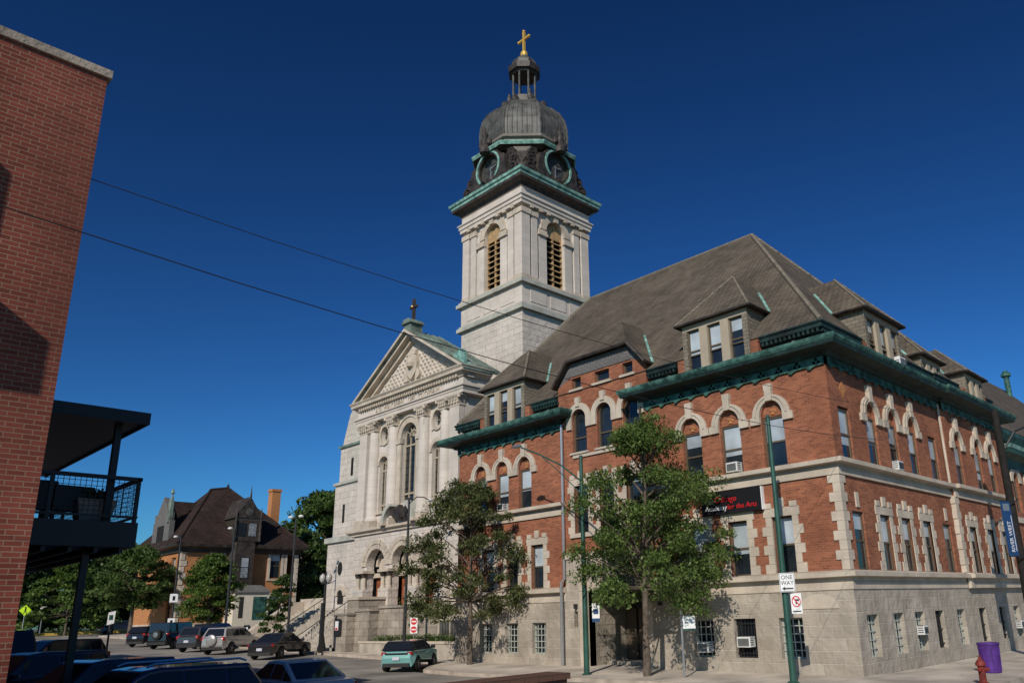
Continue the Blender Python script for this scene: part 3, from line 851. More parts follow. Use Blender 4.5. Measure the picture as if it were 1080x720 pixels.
p, q_ = Vector(B2), Vector(K2); b.tube([p, p + (q_ - p) * 0.75], 0.085, M['copper'], 5)
p, q_ = Vector(B1), Vector(K2); b.tube([p, p + (q_ - p) * 0.75], 0.085, M['copper'], 5)
b.build_each('valley_flashing', sch)

def dormer(root, face, c, wdt, front, label=None, z0=11.92, ez=14.17, rise=2.4, hip=2.1):
    """c = centre along facade (y for A root space, x for B); front = setback of the face"""
    global roofv
    roofv = roof_x if face == 'A' else roof_y
    tr = (lambda p: (p[1], c - p[0], p[2])) if face == 'A' else (lambda p: (c + p[0], p[1], p[2]))
    hw = wdt / 2
    mb = MB()
    # cheeks
    vz = roofv(ez)
    for s_ in (-1, 1):
        pts = [(s_ * hw, front, z0), (s_ * hw, front, ez), (s_ * hw, vz, ez), (s_ * hw, roofv(13.3), 13.3), (s_ * hw, max(front + .4, roofv(13.0)), 12.6), (s_ * hw, max(front + .4, roofv(13.0)), z0)]
        pts2 = [(p[0] - s_ * 0.12, p[1], p[2]) for p in pts]
        n_ = len(pts)
        mb.add([tr(p) for p in pts + pts2], [range(n_), range(n_, 2 * n_)] + [(i, (i + 1) % n_, n_ + (i + 1) % n_, n_ + i) for i in range(n_)], M['slate_side'])
    cheeks = mb
    mb = MB(); dormer_roof(mb, tr, hw, ez, rise, front, hip, roofv(ez + rise)); droof = mb
    mb = MB()
    def lb(u0, u1, v0, v1, za, zb, mat):
        P = [tr(p) for p in ((u0, v0, za), (u1, v0, za), (u1, v1, za), (u0, v1, za), (u0, v0, zb), (u1, v0, zb), (u1, v1, zb), (u0, v1, zb))]
        mb.add(P, [(0, 1, 2, 3), (4, 5, 6, 7), (0, 1, 5, 4), (1, 2, 6, 5), (2, 3, 7, 6), (3, 0, 4, 7)], mat)
    pw = 0.2; ww = (wdt - 0.5 - 2 * 0.42) / 3
    lb(-hw + .008, hw - .008, front - 0.03, front + 0.3, ez - 0.28, ez - 0.02, M['frame_t'])
    lb(-hw + .01, hw - .01, front - 0.06, front + 0.3, z0 - 0.1, z0 + 0.1, M['frame_t'])
    xs = [-hw + 0.25 + ww / 2, 0, hw - 0.25 - ww / 2]
    lb(-hw + .006, -hw + .25, front - 0.02, front + .3, z0 + .1, ez - .28, M['slate_side']); lb(hw - .25, hw - .006, front - 0.02, front + .3, z0 + .1, ez - .28, M['slate_side'])
    for s_ in (-1, 1):
        m_ = s_ * (ww / 2 + 0.21); lb(m_ - 0.2, m_ + 0.2, front - 0.05, front + 0.3, z0 + .1, ez - .28, M['frame_t'])
    d = mb.build('dormer', root); cheeks.build_each('dormer_cheek', d); droof.build('roof', d)
    for x in xs:
        fm, pm = sash_meshes(ww, ez - z0 - 0.38, style='curtain2' if False else 'sash', blind=random.choice([0.4, 0.6, 0.3]), fm='frame_b')
        place(fm, 'window', d, tr((x, front + 0.12, z0 + 0.1)), R(-90) if face == 'A' else 0)
        place(pm, 'pane', d, tr((x, front + 0.12, z0 + 0.1)), R(-90) if face == 'A' else 0)
    mb = MB()
    for s_ in (-1, 1): 
        lb(s_ * (hw + .02) - (0.35 if s_ < 0 else 0), s_ * (hw + .02) + (0.35 if s_ > 0 else 0), front + .02, front + 0.3, z0 - 0.2, z0 + 0.75, M['brick'])
    if front < .5: mb.build_each('dormer_pier', root)
    return d
dormer(sch, 'A', 17.5 - YB, 3.3, -0.1)
dormer(sch, 'A', 31.15 - YB, 3.3, -0.1)
dormer(sch, 'B', 5.55, 3.5, -0.1)
dormer(sch, 'B', 11.3, 2.4, 0.1, z0=12.2, ez=13.55, rise=1.85, hip=1.6)
dormer(sch, 'B', 16.15, 2.6, -0.26, ez=13.55, rise=1.9, hip=1.9)
# downpipes
b = MB(); b.tube([(-0.12, 14.0, 11.2), (-0.12, 14.0, 3.9), (-0.34, 14.0, 3.7), (-0.34, 14.0, 0.1)], 0.075, M['steel'], 8); b.build('downpipe', sch)
b = MB(); b.tube([(-0.12, 8.95, 11.1), (-0.12, 8.95, 5.0)], 0.07, M['bronze'], 8); b.build('downpipe', sch)
b = MB(); b.tube([(10.78, -0.1, 11.2), (10.78, -0.1, 7.5)], 0.06, M['stone'], 8); b.build('downpipe', sch)
b = MB()
for y in (8.3, 13.2, 18.5): b.box(-0.26, -0.1, y, y + 0.12, 2.55, 2.75, M['frame_d'])
b.build_each('wall_lamp', sch)

# air conditioners in its windows
rl = (XA, YB, 0)
air_conditioner(rl, 'A', -4.36, 7.52, 0.12, 'white air conditioner in the middle arched window right of the green locust', 0.62, 0.46)
air_conditioner(rl, 'A', -4.40, 0.95, 0.02, 'white air conditioner sticking out of the black barred basement window', 0.68, 0.44)
air_conditioner(rl, 'A', -6.25, 0.75, -0.02, 'grey air conditioner low in the barred basement window by the bus stop pole', 0.6, 0.46)
air_conditioner(rl, 'A', -18.58, 7.52, 0.12, 'small white air conditioner in the middle arched window above the olive tree', 0.55, 0.42)
air_conditioner(rl, 'B', 6.75, 12.1, -0.05, 'large white air conditioner jutting from the first south roof dormer', 0.75, 0.6)
air_conditioner(rl, 'B', 5.34, 7.52, 0.12, 'white air conditioner at the sill of the middle arch on the shaded south wall', 0.6, 0.44)
air_conditioner(rl, 'B', 5.22, 1.15, 0.02, 'white air conditioner in the third barred basement window of the south wall', 0.5, 0.4)
air_conditioner(rl, 'B', 17.2, 0.95, 0.02, 'white air conditioner in the last basement window, near the purple bin', 0.45, 0.42)

# the black name sign
sg = thing('school_sign', 'black signboard with red and white lettering under the belt course', 'sign', (XA - 0.12, YB + 4.5, 6.36))
b = MB(); b.box(-1.42, 1.37, -0.08, 0.1, -0.44, 0.44, M['sign_black']); b.box(1.37, 1.41, -0.085, 0.1, -0.44, 0.44, M['white']); b.build('board', sg, rz=R(-90))
b = MB()
b.text('The', 0.3, M['white'], -1.05, -0.09, 0.02, 0.02); b.text('Chicago', 0.32, M['sign_red'], -0.25, -0.09, 0.02, 0.02)
b.text('Academy', 0.28, M['white'], -0.72, -0.09, -0.28, 0.02); b.text('for the Arts', 0.28, M['sign_red'], 0.5, -0.09, -0.28, 0.02)
[m.build('lettering', sg, rz=R(-90)) for m in b.pieces(.022)]

# ------------------------------------------------------------------ the church
CX, CY = 30.5, 46.3
ch = thing('church', 'pale limestone church with columned pediment front and tall domed clock tower', 'church', (CX, CY, 0))
def fr(mb): return rot_a(mb)           # front face builder space -> root space
# lower rusticated storey with three deep arches
b = MB()
arches = [-3.2, 0.0, 3.2]
b.panel(rect(-6.25, 6.25, 2.6, 8.1), [arch_hole(a, 1.15, 3.0, 5.9, 1.2, 18) for a in arches], -0.35, 0.2, M['towerrock'])
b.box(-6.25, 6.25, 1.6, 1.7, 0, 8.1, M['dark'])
b.box(-6.25, -5.8, 0.2, 1.6, 0, 8.1, M['towerrock']); b.box(5.8, 6.25, 0.2, 1.6, 0, 8.1, M['towerrock'])
b.box(-6.25, 6.25, -0.35, 0.2, -0.3, 2.599, M['towerrock'])
fr(b).build('entrance_wall', ch)
for a in arches:
    s = MB()
    for i, (r0, r1, d) in enumerate(((1.16, 1.5, -0.4), (1.5, 1.8, -0.46))):
        n = 13
        for k_ in range(n):
            a0, a1 = 180 * k_ / n + .6, 180 * (k_ + 1) / n - .6
            s.prism(arc(a, 5.9, r1, a0, a1, 2) + arc(a, 5.9, r0, a1, a0, 2), d + random.uniform(-.03, .02), -0.3, M['stone'])
    for r0, r1, d in ((0.98, 1.15, 0.35), (0.8, 0.98, 0.7)):
        s.prism(arc(a, 5.9, r1, 0, 180, 16) + arc(a, 5.9, r0, 180, 0, 16), d, d + .35, M['stone'])
    fr(s).build('entrance_arch', ch)
    s = MB()
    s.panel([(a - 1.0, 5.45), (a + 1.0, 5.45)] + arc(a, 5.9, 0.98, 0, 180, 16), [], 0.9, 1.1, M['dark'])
    s.panel([(a - .9, 5.46), (a + .15, 5.46)] + arc(a - .05, 5.5, 0.95, 80, 160, 8, 1.2), [], 0.5, 0.62, M['stone'])
    s.lathe([(.02, 5.43), (.3, 5.5), (.34, 5.62), (.12, 5.75), (.02, 5.76)], M['leaf_dark'], 8, a + .45, .55)
    s.box(a - 1.15, a + 1.15, 0.15, 1.0, 5.12, 5.42, M['stone'])
    fr(s).build_each('lintel', ch)
    d = MB(); d.box(a - 1.1, a + 1.1, 0.45, 0.55, 3.0, 5.12, M['door'])
    for x in np.linspace(a - .9, a + .9, 6): d.box(x - .14, x + .14, 0.41, 0.45, 3.2, 4.9, M['door'])
    d.box(a - .02, a + .02, 0.4, 0.45, 3.0, 5.1, M['dark'])
    fr(d).build('door', ch)
for a in (-4.8, -1.6, 1.6, 4.8):
    s = MB(); s.box(a - 0.62, a + 0.62, -0.75, 0.1, 2.6, 4.35, M['towerrock']); fr(s).build('pier', ch, bevel=0.05)
    s = MB()
    for dx in (-0.4, 0.4):
        s.lathe([(0.19, 4.35), (0.19, 4.45), (0.14, 4.5), (0.13, 5.1), (0.17, 5.14)], M['stone'], 10, a + dx, -0.5)
        s.lathe([(0.15, 5.12), (0.25, 5.34), (0.26, 5.42)], M['bronze'], 8, a + dx, -0.5)
    s.box(a - .7, a + .7, -.78, 0.1, 5.421, 5.6, M['stone'])
    fr(s).build_each('colonnette', ch)
b = MB()
led = [(0.3, 8.1), (0.5, 8.12), (0.5, 8.25), (0.72, 8.36), (0.72, 8.5), (0.3, 8.62)]
b.sweep([(1.2, 6.25), (0, 6.25), (0, -6.25), (1.6, -6.25)], led, M['stone']); b.build('belt_course', ch)
# upper front wall
b = MB()
bigarch = arch_hole(0, 0.95, 10.0, 14.6, 0.95, 18)
holes = [bigarch] + [arch_hole(a, 0.6, 9.7, 13.05, 0.6) for a in (-3.25, 3.25)] + [arc(a, 15.25, 0.5, 0, 345, 22, 0.6) for a in (-3.25, 3.25)]
b.panel(rect(-6.1, 6.1, 8.1, 18.0), holes, 0, 0.45, M['ashlar'])
b.box(-6.1, -5.6, 0.45, 1.7, 8, 18.0, M['ashlar']); b.box(5.6, 6.1, 0.45, 1.7, 8, 18.0, M['ashlar'])
fr(b).build('front_wall', ch)
s = MB()
s.prism(arc(0, 14.6, 1.4, 0, 180, 20) + arc(0, 14.6, 0.96, 180, 0, 18), -0.16, 0.02, M['stone'])
s.prism(arc(0, 14.6, 1.5, 0, 180, 20) + arc(0, 14.6, 1.38, 180, 0, 18), -0.24, 0.02, M['stone'])
for sx in (-1, 1):
    x0, x1 = sorted((sx * .95, sx * 1.42)); s.box(x0, x1, -0.15, 0.02, 9.2, 14.2, M['stone']); s.box(x0 - .06, x1 + .06, -0.24, 0.02, 14.2, 14.59, M['stone'])
for a in (-3.25, 3.25):
    s.prism(arc(a, 13.05, 0.88, 0, 180, 16) + arc(a, 13.05, 0.61, 180, 0, 14), -0.1, 0.02, M['stone'])
    s.panel(arc(a, 15.25, .68, 0, 345, 22, .8), [arc(a, 15.25, .505, 0, 345, 22, .605)], -0.12, 0.02, M['stone'])
    s.prism(arc(a, 14.1, 1.3, 60, 120, 10, 0.55) + arc(a, 14.1, 1.3, 120, 60, 10, 0.46), -0.08, 0.02, M['stone'])
    s.box(a - .8, a + .8, -0.15, 0.02, 9.5, 9.69, M['stone'])
fr(s).build_each('window_surround', ch)
def cwin(a, z0, w, h, rise, style, name='window'):
    fm, pm = sash_meshes(w, h, style=style, blind=0, arched=rise, fm='frame_t')
    o = place(fm, name, ch, (0.28, -a, z0), R(-90)); place(pm, 'pane', o)
cwin(0, 10.0, 1.88, 4.6, 0.93, 'church')
for a in (-3.25, 3.25):
    cwin(a, 9.7, 1.18, 3.35, 0.59, 'church')
    s = MB(); s.panel(arc(a, 15.25, .49, 0, 345, 20, .59), [], 0.3, 0.34, M['glass'])
    for t in (0, 60, 120): s.tube([(a - .48 * math.cos(R(t)), 0.27, 15.25 - .58 * math.sin(R(t))), (a + .48 * math.cos(R(t)), 0.27, 15.25 + .58 * math.sin(R(t)))], 0.03, M['frame_t'], 5)
    fr(s).build('oval_window', ch)
# giant order
def capital(s, x, y0, w, z):
    s.box(x - w * .5, x + w * .5, y0, 0.05, z, z + .1, M['stone'])
    s.loft([[(x - q, y0 - (q - w * .5), zz), (x + q, y0 - (q - w * .5), zz), (x + q, 0.05, zz), (x - q, 0.05, zz)] for q, zz in ((w * .47, z + .1), (w * .55, z + .4), (w * .68, z + .62))], M['stone'])
    for i in range(4):
        for zz in (z + .15, z + .36):
            cx_ = x - w * .42 + i * w * .28 + (0.05 if zz > z + .2 else 0)
            s.prism([(cx_ - .07, zz), (cx_ + .07, zz), (cx_ + .09, zz + .12), (cx_, zz + .21), (cx_ - .09, zz + .12)], y0 - .1, y0, M['stone'])
    for sx in (-1, 1): s.lathe([(0.02, z + .44), (.11, z + .45), (.13, z + .54), (.1, z + .63), (.02, z + .64)], M['stone'], 8, x + sx * w * .6, y0 - .1)
    s.box(x - w * .72, x + w * .72, y0 - .18, 0.05, z + .62, z + .75, M['stone'])
for a in (-5.6, -4.4, -1.88, 1.88, 4.4, 5.6):
    s = MB(); w = 0.88
    if abs(a) < 5:
        s.lathe([(0.5, 9.0), (0.55, 9.05), (0.55, 9.2), (0.47, 9.28), (0.44, 9.35), (0.44, 12), (0.39, 15.55), (0.43, 15.58), (0.43, 15.62)], M['ashlar'], 18, a, -0.12)
        s.box(a - .58, a + .58, -0.68, 0.02, 8.5, 9.0, M['stone'])
        capital(s, a, -0.5, w, 15.6)
    else:
        s.box(a - .5, a + .5, -0.42, 0.02, 9.2, 15.6, M['ashlar']); s.box(a - .62, a + .62, -0.55, 0.02, 8.5, 9.2, M['stone'])
        capital(s, a, -0.45, 1.1, 15.6)
    fr(s).build('column', ch, smooth=True)
fp = [(1.7, 6.1), (0, 6.1), (0, -6.1), (1.7, -6.1)]
b = MB()
b.sweep(fp, [(0.0, 16.35), (0.5, 16.36), (0.5, 16.6), (0.55, 16.62), (0.55, 16.72), (0.66, 16.8), (0.66, 16.86), (0.42, 16.88), (0.42, 17.42), (0.0, 17.43)], M['ashlar'])
b.build('entablature', ch)
b = MB()
b.sweep(fp, [(0.0, 17.43), (0.5, 17.45), (0.55, 17.58), (0.78, 17.74), (0.84, 17.74), (0.84, 17.92), (0.95, 18.06), (0.95, 18.12), (0.0, 18.18)], M['stone'])
for y in np.arange(-6.1, 6.1, 0.3): b.box(-0.68, -0.5, y, y + .16, 17.46, 17.62, M['stone'])
b.build('cornice', ch)
for word, x in (('AD', -3.62), ('MAJOREM', -1.62), ('DEI', .62), ('GLORIAM', 2.72)):
    b = MB(); b.text(word, .56, M['stone'], x, -.46, 16.93, .07, sx=1.02); fr(b).build('inscription', ch)
# pediment
b = MB()
ap = 21.9; slope = (ap - 18.1) / 6.1
b.prism([(-6.1, 18.1), (6.1, 18.1), (0, ap)], 0.1, 0.5, M['ashlar'])
fr(b).build('tympanum', ch)
b = MB()
st = 0.46
for i in range(-14, 15):
    for k_ in range(10):
        x = i * st + (st / 2 if k_ % 2 else 0); z = 18.5 + k_ * st * .62
        if abs(x) < (ap - z) / slope - 0.85 and abs(x) + abs(z - 19.75) * .4 > 0.95:
            q = st * .36
            b.add([(x - q, 0.1, z), (x, 0.1, z - q * .85), (x + q, 0.1, z), (x, 0.1, z + q * .85), (x, -0.08, z)], [(0, 1, 4), (1, 2, 4), (2, 3, 4), (3, 0, 4)], M['stone'])
[m.build('lattice_relief', ch) for m in fr(b).pieces(.42)]
b = MB()
b.prism([(-.6, 20.9), (-.7, 20.4), (-.6, 19.7), (0, 19.15), (.6, 19.7), (.7, 20.4), (.6, 20.9), (.25, 21.0), (-.25, 21.0)], -0.18, 0.1, M['stone'])
b.prism(arc(-.62, 19.5, .38, 90, 300, 8) , -0.14, 0.1, M['stone']); b.prism(arc(.62, 19.5, .38, -120, 90, 8), -0.14, 0.1, M['stone'])
b.prism([(-.42, 21.02), (.42, 21.02), (.5, 21.35), (.25, 21.25), (0, 21.5), (-.25, 21.25), (-.5, 21.35)], -0.16, 0.1, M['stone'])
b.lathe([(0.02, 20.0), (.3, 20.1), (.35, 20.4), (.25, 20.7), (.02, 20.8)], M['stone'], 10, 0, -0.2)
b.v = [(x, y, z - .45) for x, y, z in b.v]
fr(b).build('coat_of_arms', ch)
b = MB()
for sx in (-1, 1):
    for (o0, o1, y0_, y1_, mt) in ((0.0, 0.32, -0.2, 0.3, 'stone'), (0.32, 0.6, -0.6, 0.3, 'stone'), (0.6, 0.8, -0.9, 0.4, 'stone')):
        xe = 6.75
        za = ap - 0.28
        pts = [(sx * xe, za - slope * xe + o0), (0, za + o0), (0, za + o1), (sx * xe, za - slope * xe + o1)]
        b.prism(pts, y0_, y1_, M[mt])
fr(b).build_each('raking_cornice', ch)
# roof and nave behind
b = MB()
rz_, ez_ = ap + 0.56, 18.55
for sx in (-1, 1):
    pts = [(sx * 7.0, rz_ - slope * 7.0 + 0.02), (0, rz_ + 0.02), (0, rz_ - .25), (sx * 7.0, rz_ - slope * 7.0 - .25)]
    b.prism(pts, -0.8, 2.5, M['copper_roof'])
for k_ in np.arange(-0.8, 2.5, 0.6):
    for sx in (-1, 1): b.tube([(sx * 6.9, k_, rz_ - slope * 6.9 + .05), (0, k_, rz_ + .05)], 0.04, M['copper_roof'], 5)
fr(b).build('roof', ch)
b = MB()
b.box(-5.6, 5.6, 1.7, 42, 0, 17.4, M['towerrock'])
b.prism([(-6.1, 17.3), (6.1, 17.3), (0, 20.9)], 1.75, 42, M['copper_roof'])
fr(b).build('nave', ch)
b = MB()
b.box(-.42, .42, -0.6, 0.4, rz_ - .35, rz_ + .4, M['copper_roof']); b.prism([(-.6, rz_ + .4), (.6, rz_ + .4), (.3, rz_ + .75), (-.3, rz_ + .75)], -0.75, 0.5, M['copper_roof'])
b.box(-.09, .09, -.2, .0, rz_ + .75, rz_ + 2.45, M['bronze']); b.box(-.42, .42, -.19, -.01, rz_ + 1.75, rz_ + 1.93, M['bronze'])
fr(b).build('gable_cross', ch)
b = MB(); b.lathe([(0.02, rz_ + 1.76), (.09, rz_ + 1.8), (.09, rz_ + 1.88), (0.02, rz_ + 1.92)], M['gold'], 10, 0, -.25); fr(b).build('cross_boss', ch)
b = MB(); b.prism([(5.5, 18.8), (7.0, 18.0), (6.8, 18.4), (6.5, 18.5), (6.3, 19.4), (6.0, 19.2), (5.7, 19.1)], -0.6, -0.1, M['copper']); fr(b).build('acroterion', ch)
# left stair-tower stump
b = MB()
b.box(-11.9, -6.25, 0.6, 5, -0.3, 8.1, M['towerrock']); b.box(-11.6, -6.1, 0.8, 5, 8.1, 12.6, M['towerrock']); b.box(-11.25, -6.1, 0.9, 5, 12.6, 15.6, M['towerrock'])
b.prism([(-11.25, 15.6), (-6.1, 15.6), (-6.1, 18.6), (-10.0, 18.6), (-10.3, 18.2), (-10.7, 17.2)], 1.0, 5, M['towerrock'])
fr(b).build('stair_tower', ch)
b = MB()
b.box(-12.15, -6.26, 0.4, 5.1, 8.1, 8.5, M['stone_g']); b.box(-11.75, -6.12, 0.65, 5.1, 12.6, 12.8, M['stone_g']); b.box(-11.4, -6.12, 0.75, 5.1, 15.6, 15.78, M['copper_roof']); b.box(-10.15, -9.75, 1.1, 2.0, 18.602, 19.1, M['copper'])
fr(b).build_each('tower_ledge', ch)
b = MB()
for x, z, w, h in ((-10.1, 9.6, .14, 1.4),): b.box(x - w, x + w, 0.76, 0.88, z, z + h, M['dark'])
b.box(-9.5, -9.2, 0.86, 0.95, 13.2, 14.6, M['dark'])
b.panel(arc(-9.8, 6.1, .33, 0, 345, 16, .5), [], 0.57, 0.62, M['dark']); b.panel(arch_hole(-9.5, .4, 3.5, 4.1), [], 0.57, 0.62, M['dark'])
b.prism(arc(-9.5, 4.1, .75, 0, 180, 12) + arc(-9.5, 4.1, .42, 180, 0, 12), 0.5, 0.61, M['stone'])
fr(b).build_each('slot_window', ch)
# hood with eagle emblem over the doors
b = MB()
for sx in (-1, 1):
    b.prism([(sx * p[0], p[1]) for p in arc(0, 8.7, 1.9, 55, 0, 8, 1.5) + arc(0, 8.7, 1.6, 0, 60, 8, 1.2)], -0.95, -0.05, M['stone_g'])
    b.box(*sorted((sx * 1.55, sx * 2.1)), -1.0, -0.05, 8.5, 8.72, M['stone'])
fr(b).build_each('door_hood', ch)
b = MB()
b.prism([(-.18, 8.7), (.18, 8.7), (.22, 9.4), (.1, 9.75), (-.1, 9.7), (-.22, 9.4)], -0.8, -0.5, M['bronze'])
for sx in (-1, 1): b.prism([(sx * .15, 8.9), (sx * .6, 8.85), (sx * 1.0, 9.2), (sx * 1.15, 9.7), (sx * .7, 9.6), (sx * .25, 9.4)], -0.75, -0.58, M['bronze'])
fr(b).build('eagle_emblem', ch)

# ---- tower, built about its own axis
TX, TY = 38.57 - CX, 43.05 - CY
def tbuild(b, name, rot=0.0, parent=ch, **kw): return b.build(name, parent, (TX, TY, 0), rot, **kw)
def teach(b, name, rot=0.0, parent=ch, **kw): return b.build_each(name, parent, loc=(TX, TY, 0), rz=rot, **kw)
def sq(h, ch_=0.0): 
    if not ch_: return [(-h, -h), (h, -h), (h, h), (-h, h)]
    return [(-h + ch_, -h), (h - ch_, -h), (h, -h + ch_), (h, h - ch_), (h - ch_, h), (-h + ch_, h), (-h, h - ch_), (-h, -h + ch_)]
FACES = [R(a) for a in (0, -90, 180, 90)]
b = MB(); b.prism_z(sq(3.57), -0.3, 23.4, M['towerrock']); tbuild(b, 'tower_shaft')
b = MB(); b.prism_z(sq(3.6), 23.85, 25.42, M['ashlar'])
tbuild(b, 'tower_stage')
b = MB()
b.prism_z(sq(3.86), 23.4, 23.7, M['stone_g']); b.prism_z(sq(3.74), 23.7, 23.86, M['stone_g'])
b.prism_z(sq(3.9), 25.42, 25.7, M['stone_g']); b.prism_z(sq(3.76), 25.7, 25.88, M['stone'])
teach(b, 'tower_ledge')
b = MB(); b.box(-1.75, -1.45, -3.59, -3.5, 16.9, 18.6, M['dark']); b.prism(arc(-1.6, 18.6, .28, 0, 180, 8) + arc(-1.6, 18.6, .17, 180, 0, 8), -3.62, -3.5, M['stone']); tbuild(b, 'slot_window', R(-90))
for rr_ in FACES:
    b = MB()
    H = 3.35
    b.panel(rect(-2.8, 2.8, 25.88, 31.9), [arch_hole(0, 0.95, 26.0, 30.55, 0.95, 16)], -H, -H + 0.5, M['ashlar'])
    for x0_, x1_ in ((-2.55, -1.95), (1.95, 2.55)):
        d = 3.57 if abs(x0_) > 2.6 or abs(x1_) > 2.6 else 3.52
        b.box(x0_, x1_ if x1_ < 3.5 else 3.57 - 0.001, -d, -H + .01, 25.88, 31.45, M['ashlar'])
        b.box(x0_ - .06, x1_ + .06, -d - .08, -H + .01, 31.2, 31.62, M['stone']); b.box(x0_ - .05, x1_ + .05, -d - .05, -H + .01, 25.88, 26.2, M['stone'])
    for x0_, x1_ in ((-1.75, -0.96), (0.96, 1.75)):
        b.box(x0_, x1_, -3.46, -H + .01, 25.88, 29.9, M['ashlar']); b.box(x0_ - .12, x1_ + .05, -3.62, -H + .01, 29.9, 30.12, M['stone']); b.box(x0_ - .05, x1_ + .02, -3.54, -H + .01, 30.12, 30.4, M['stone'])
    if True:
        b.box(-3.57, -2.75, -3.57, -2.75, 25.88, 31.45, M['ashlar']); b.box(-3.65, -2.69, -3.65, -2.69, 31.2, 31.62, M['stone']); b.box(-3.62, -2.7, -3.62, -2.7, 25.88, 26.2, M['stone'])
    b.prism(arc(0, 30.55, 1.55, 0, 180, 18) + arc(0, 30.55, 0.96, 180, 0, 16), -3.48, -H + .01, M['stone'])
    b.prism([(-.2, 31.45), (.2, 31.45), (.28, 32.2), (-.28, 32.2)], -3.62, -H + .01, M['stone'])
    for x in (-2.65, -1.7, -.9, .9, 1.7, 2.65): b.prism([(x - .16, 31.75), (x + .16, 31.75), (x + .2, 32.15), (x - .2, 32.15)], -3.75, -H + .01, M['stone'])
    # panels of the stage below
    for x in (-2.0, 0, 2.0): b.box(x - .8, x + .8, -3.64, -3.5, 24.15, 25.2, M['ashlar'])
    tbuild(b, 'belfry_face', rr_)
    l = MB()
    l.box(-.95, .95, -2.75, -2.65, 26, 31.5, M['dark'])
    l.box(-.07, .07, -3.15, -3.0, 26.0, 30.4, M['louver']); l.box(-.95, -.86, -3.15, -3.0, 26, 30.5, M['louver']); l.box(.86, .95, -3.15, -3.0, 26, 30.5, M['louver'])
    l.panel([(-.93, 30.2), (.93, 30.2)] + arc(0, 30.55, .93, 0, 180, 14), [], -3.14, -3.04, M['louver'])
    for i in range(9):
        z = 26.15 + i * .46
        l.add([(-.88, -3.2, z), (.88, -3.2, z), (.88, -2.85, z + .3), (-.88, -2.85, z + .3), (-.88, -3.2, z + .05), (.88, -3.2, z + .05), (.88, -2.85, z + .35), (-.88, -2.85, z + .35)], [(0, 1, 2, 3), (4, 5, 6, 7), (0, 1, 5, 4), (2, 3, 7, 6), (0, 3, 7, 4), (1, 2, 6, 5)], M['louver'])
    tbuild(l, 'belfry_louvers', rr_)
b = MB(); b.prism_z(sq(2.6), 25.9, 32, M['dark']); tbuild(b, 'belfry_core')
tp = [(-3.4, -3.4), (-3.4, 3.4), (3.4, 3.4), (3.4, -3.4)]
tp = tp[::-1]  # right-hand side outward
def sqpath(h): return [(-h, h), (-h, -h), (h, -h), (h, h)]
b = MB()
b.sweep(sqpath(3.4), [(0.0, 31.9), (0.34, 31.9), (0.34, 32.15), (0.42, 32.2), (0.42, 32.42), (0.52, 32.5), (0.52, 32.58), (0.24, 32.62), (0.24, 33.25), (0.32, 33.3), (0.0, 33.32)], M['ashlar'], closed=True)
b.prism_z(sq(3.38), 31.5, 34.0, M['ashlar']); tbuild(b, 'tower_entablature')
b = MB()
b.sweep(sqpath(3.4), [(0.0, 33.32), (0.3, 33.34), (0.42, 33.6), (0.85, 33.75), (0.85, 33.95), (0.0, 33.96)], M['bronze'], closed=True)
tbuild(b, 'tower_cornice')
b = MB()
b.sweep(sqpath(3.4), [(0.5, 33.97), (0.87, 33.97), (0.90, 34.18), (1.0, 34.22), (1.05, 34.42), (1.0, 34.46), (0.0, 34.62)], M['copper'], closed=True)
tbuild(b, 'cornice_gutter')
def octo(ap_, z, rot=22.5): 
    rad = ap_ / math.cos(R(22.5)); return [(rad * math.cos(R(rot + 45 * k)), rad * math.sin(R(rot + 45 * k)), z) for k in range(8)]
def chsq(h, c, z):
    return [(h, -h + c, z), (h, h - c, z), (h - c, h, z), (-h + c, h, z), (-h, h - c, z), (-h, -h + c, z), (-h + c, -h, z), (h - c, -h, z)]
b = MB()
def ring8(h, c, z):
    P = chsq(h, c, z); return P
b.loft([ring8(3.72, .35, 34.45), ring8(3.7, .38, 34.9), ring8(3.57, .45, 35.6), ring8(3.42, .62, 36.3), ring8(3.3, .85, 36.95), ring8(3.25, 1.1, 37.4)], M['bronze'])
tbuild(b, 'clock_storey')
for rr_ in FACES:
    for sx in (-1, 1):
        b = MB()
        for x, z, r_, yy in ((2.78, 35.2, .5, -3.68), (2.6, 36.05, .4, -3.52), (2.3, 36.85, .36, -3.38)):
            b.panel(arc(sx * x, z, r_, 0, 345, 18), [arc(sx * x, z, r_ * .62, 0, 345, 16)], yy - .16, yy + .2, M['bronze'])
            b.panel(arc(sx * x, z, r_ * .34, 0, 345, 12), [], yy - .2, yy + .2, M['bronze'])
        b.prism([(sx * 3.3, 34.6), (sx * 3.3, 35.6), (sx * 2.4, 37.3), (sx * 1.9, 37.3), (sx * 1.75, 37.0), (sx * 2.1, 36.2), (sx * 2.0, 34.6)], -3.5, -3.2, M['bronze'])
        tbuild(b, 'scroll_bracket', rr_)
b = MB()
for k in range(4):
    a = R(45 + 90 * k); c_, s_ = math.cos(a), math.sin(a)
    P = [(4.05, -.7), (4.05, .7), (3.4, .7), (3.4, -.7)]
    b.prism_z([(r_ * c_ - t_ * s_, r_ * s_ + t_ * c_) for r_, t_ in P], 36.8, 37.35, M['drum'])
teach(b, 'corner_panel')
b = MB()
opath = [(p[0], p[1]) for p in octo(3.6, 0)]; opath = opath
def oct_sweep(b, ap_, prof, mat):
    pts = [(p[0], p[1]) for p in octo(ap_, 0)]
    # counter-clockwise path: right-hand side is outward
    b.sweep(pts, prof, mat, closed=True)
oct_sweep(b, 3.3, [(-0.4, 37.3), (0.3, 37.35), (0.55, 37.5), (0.8, 37.55), (0.0, 37.56)], M['bronze'])
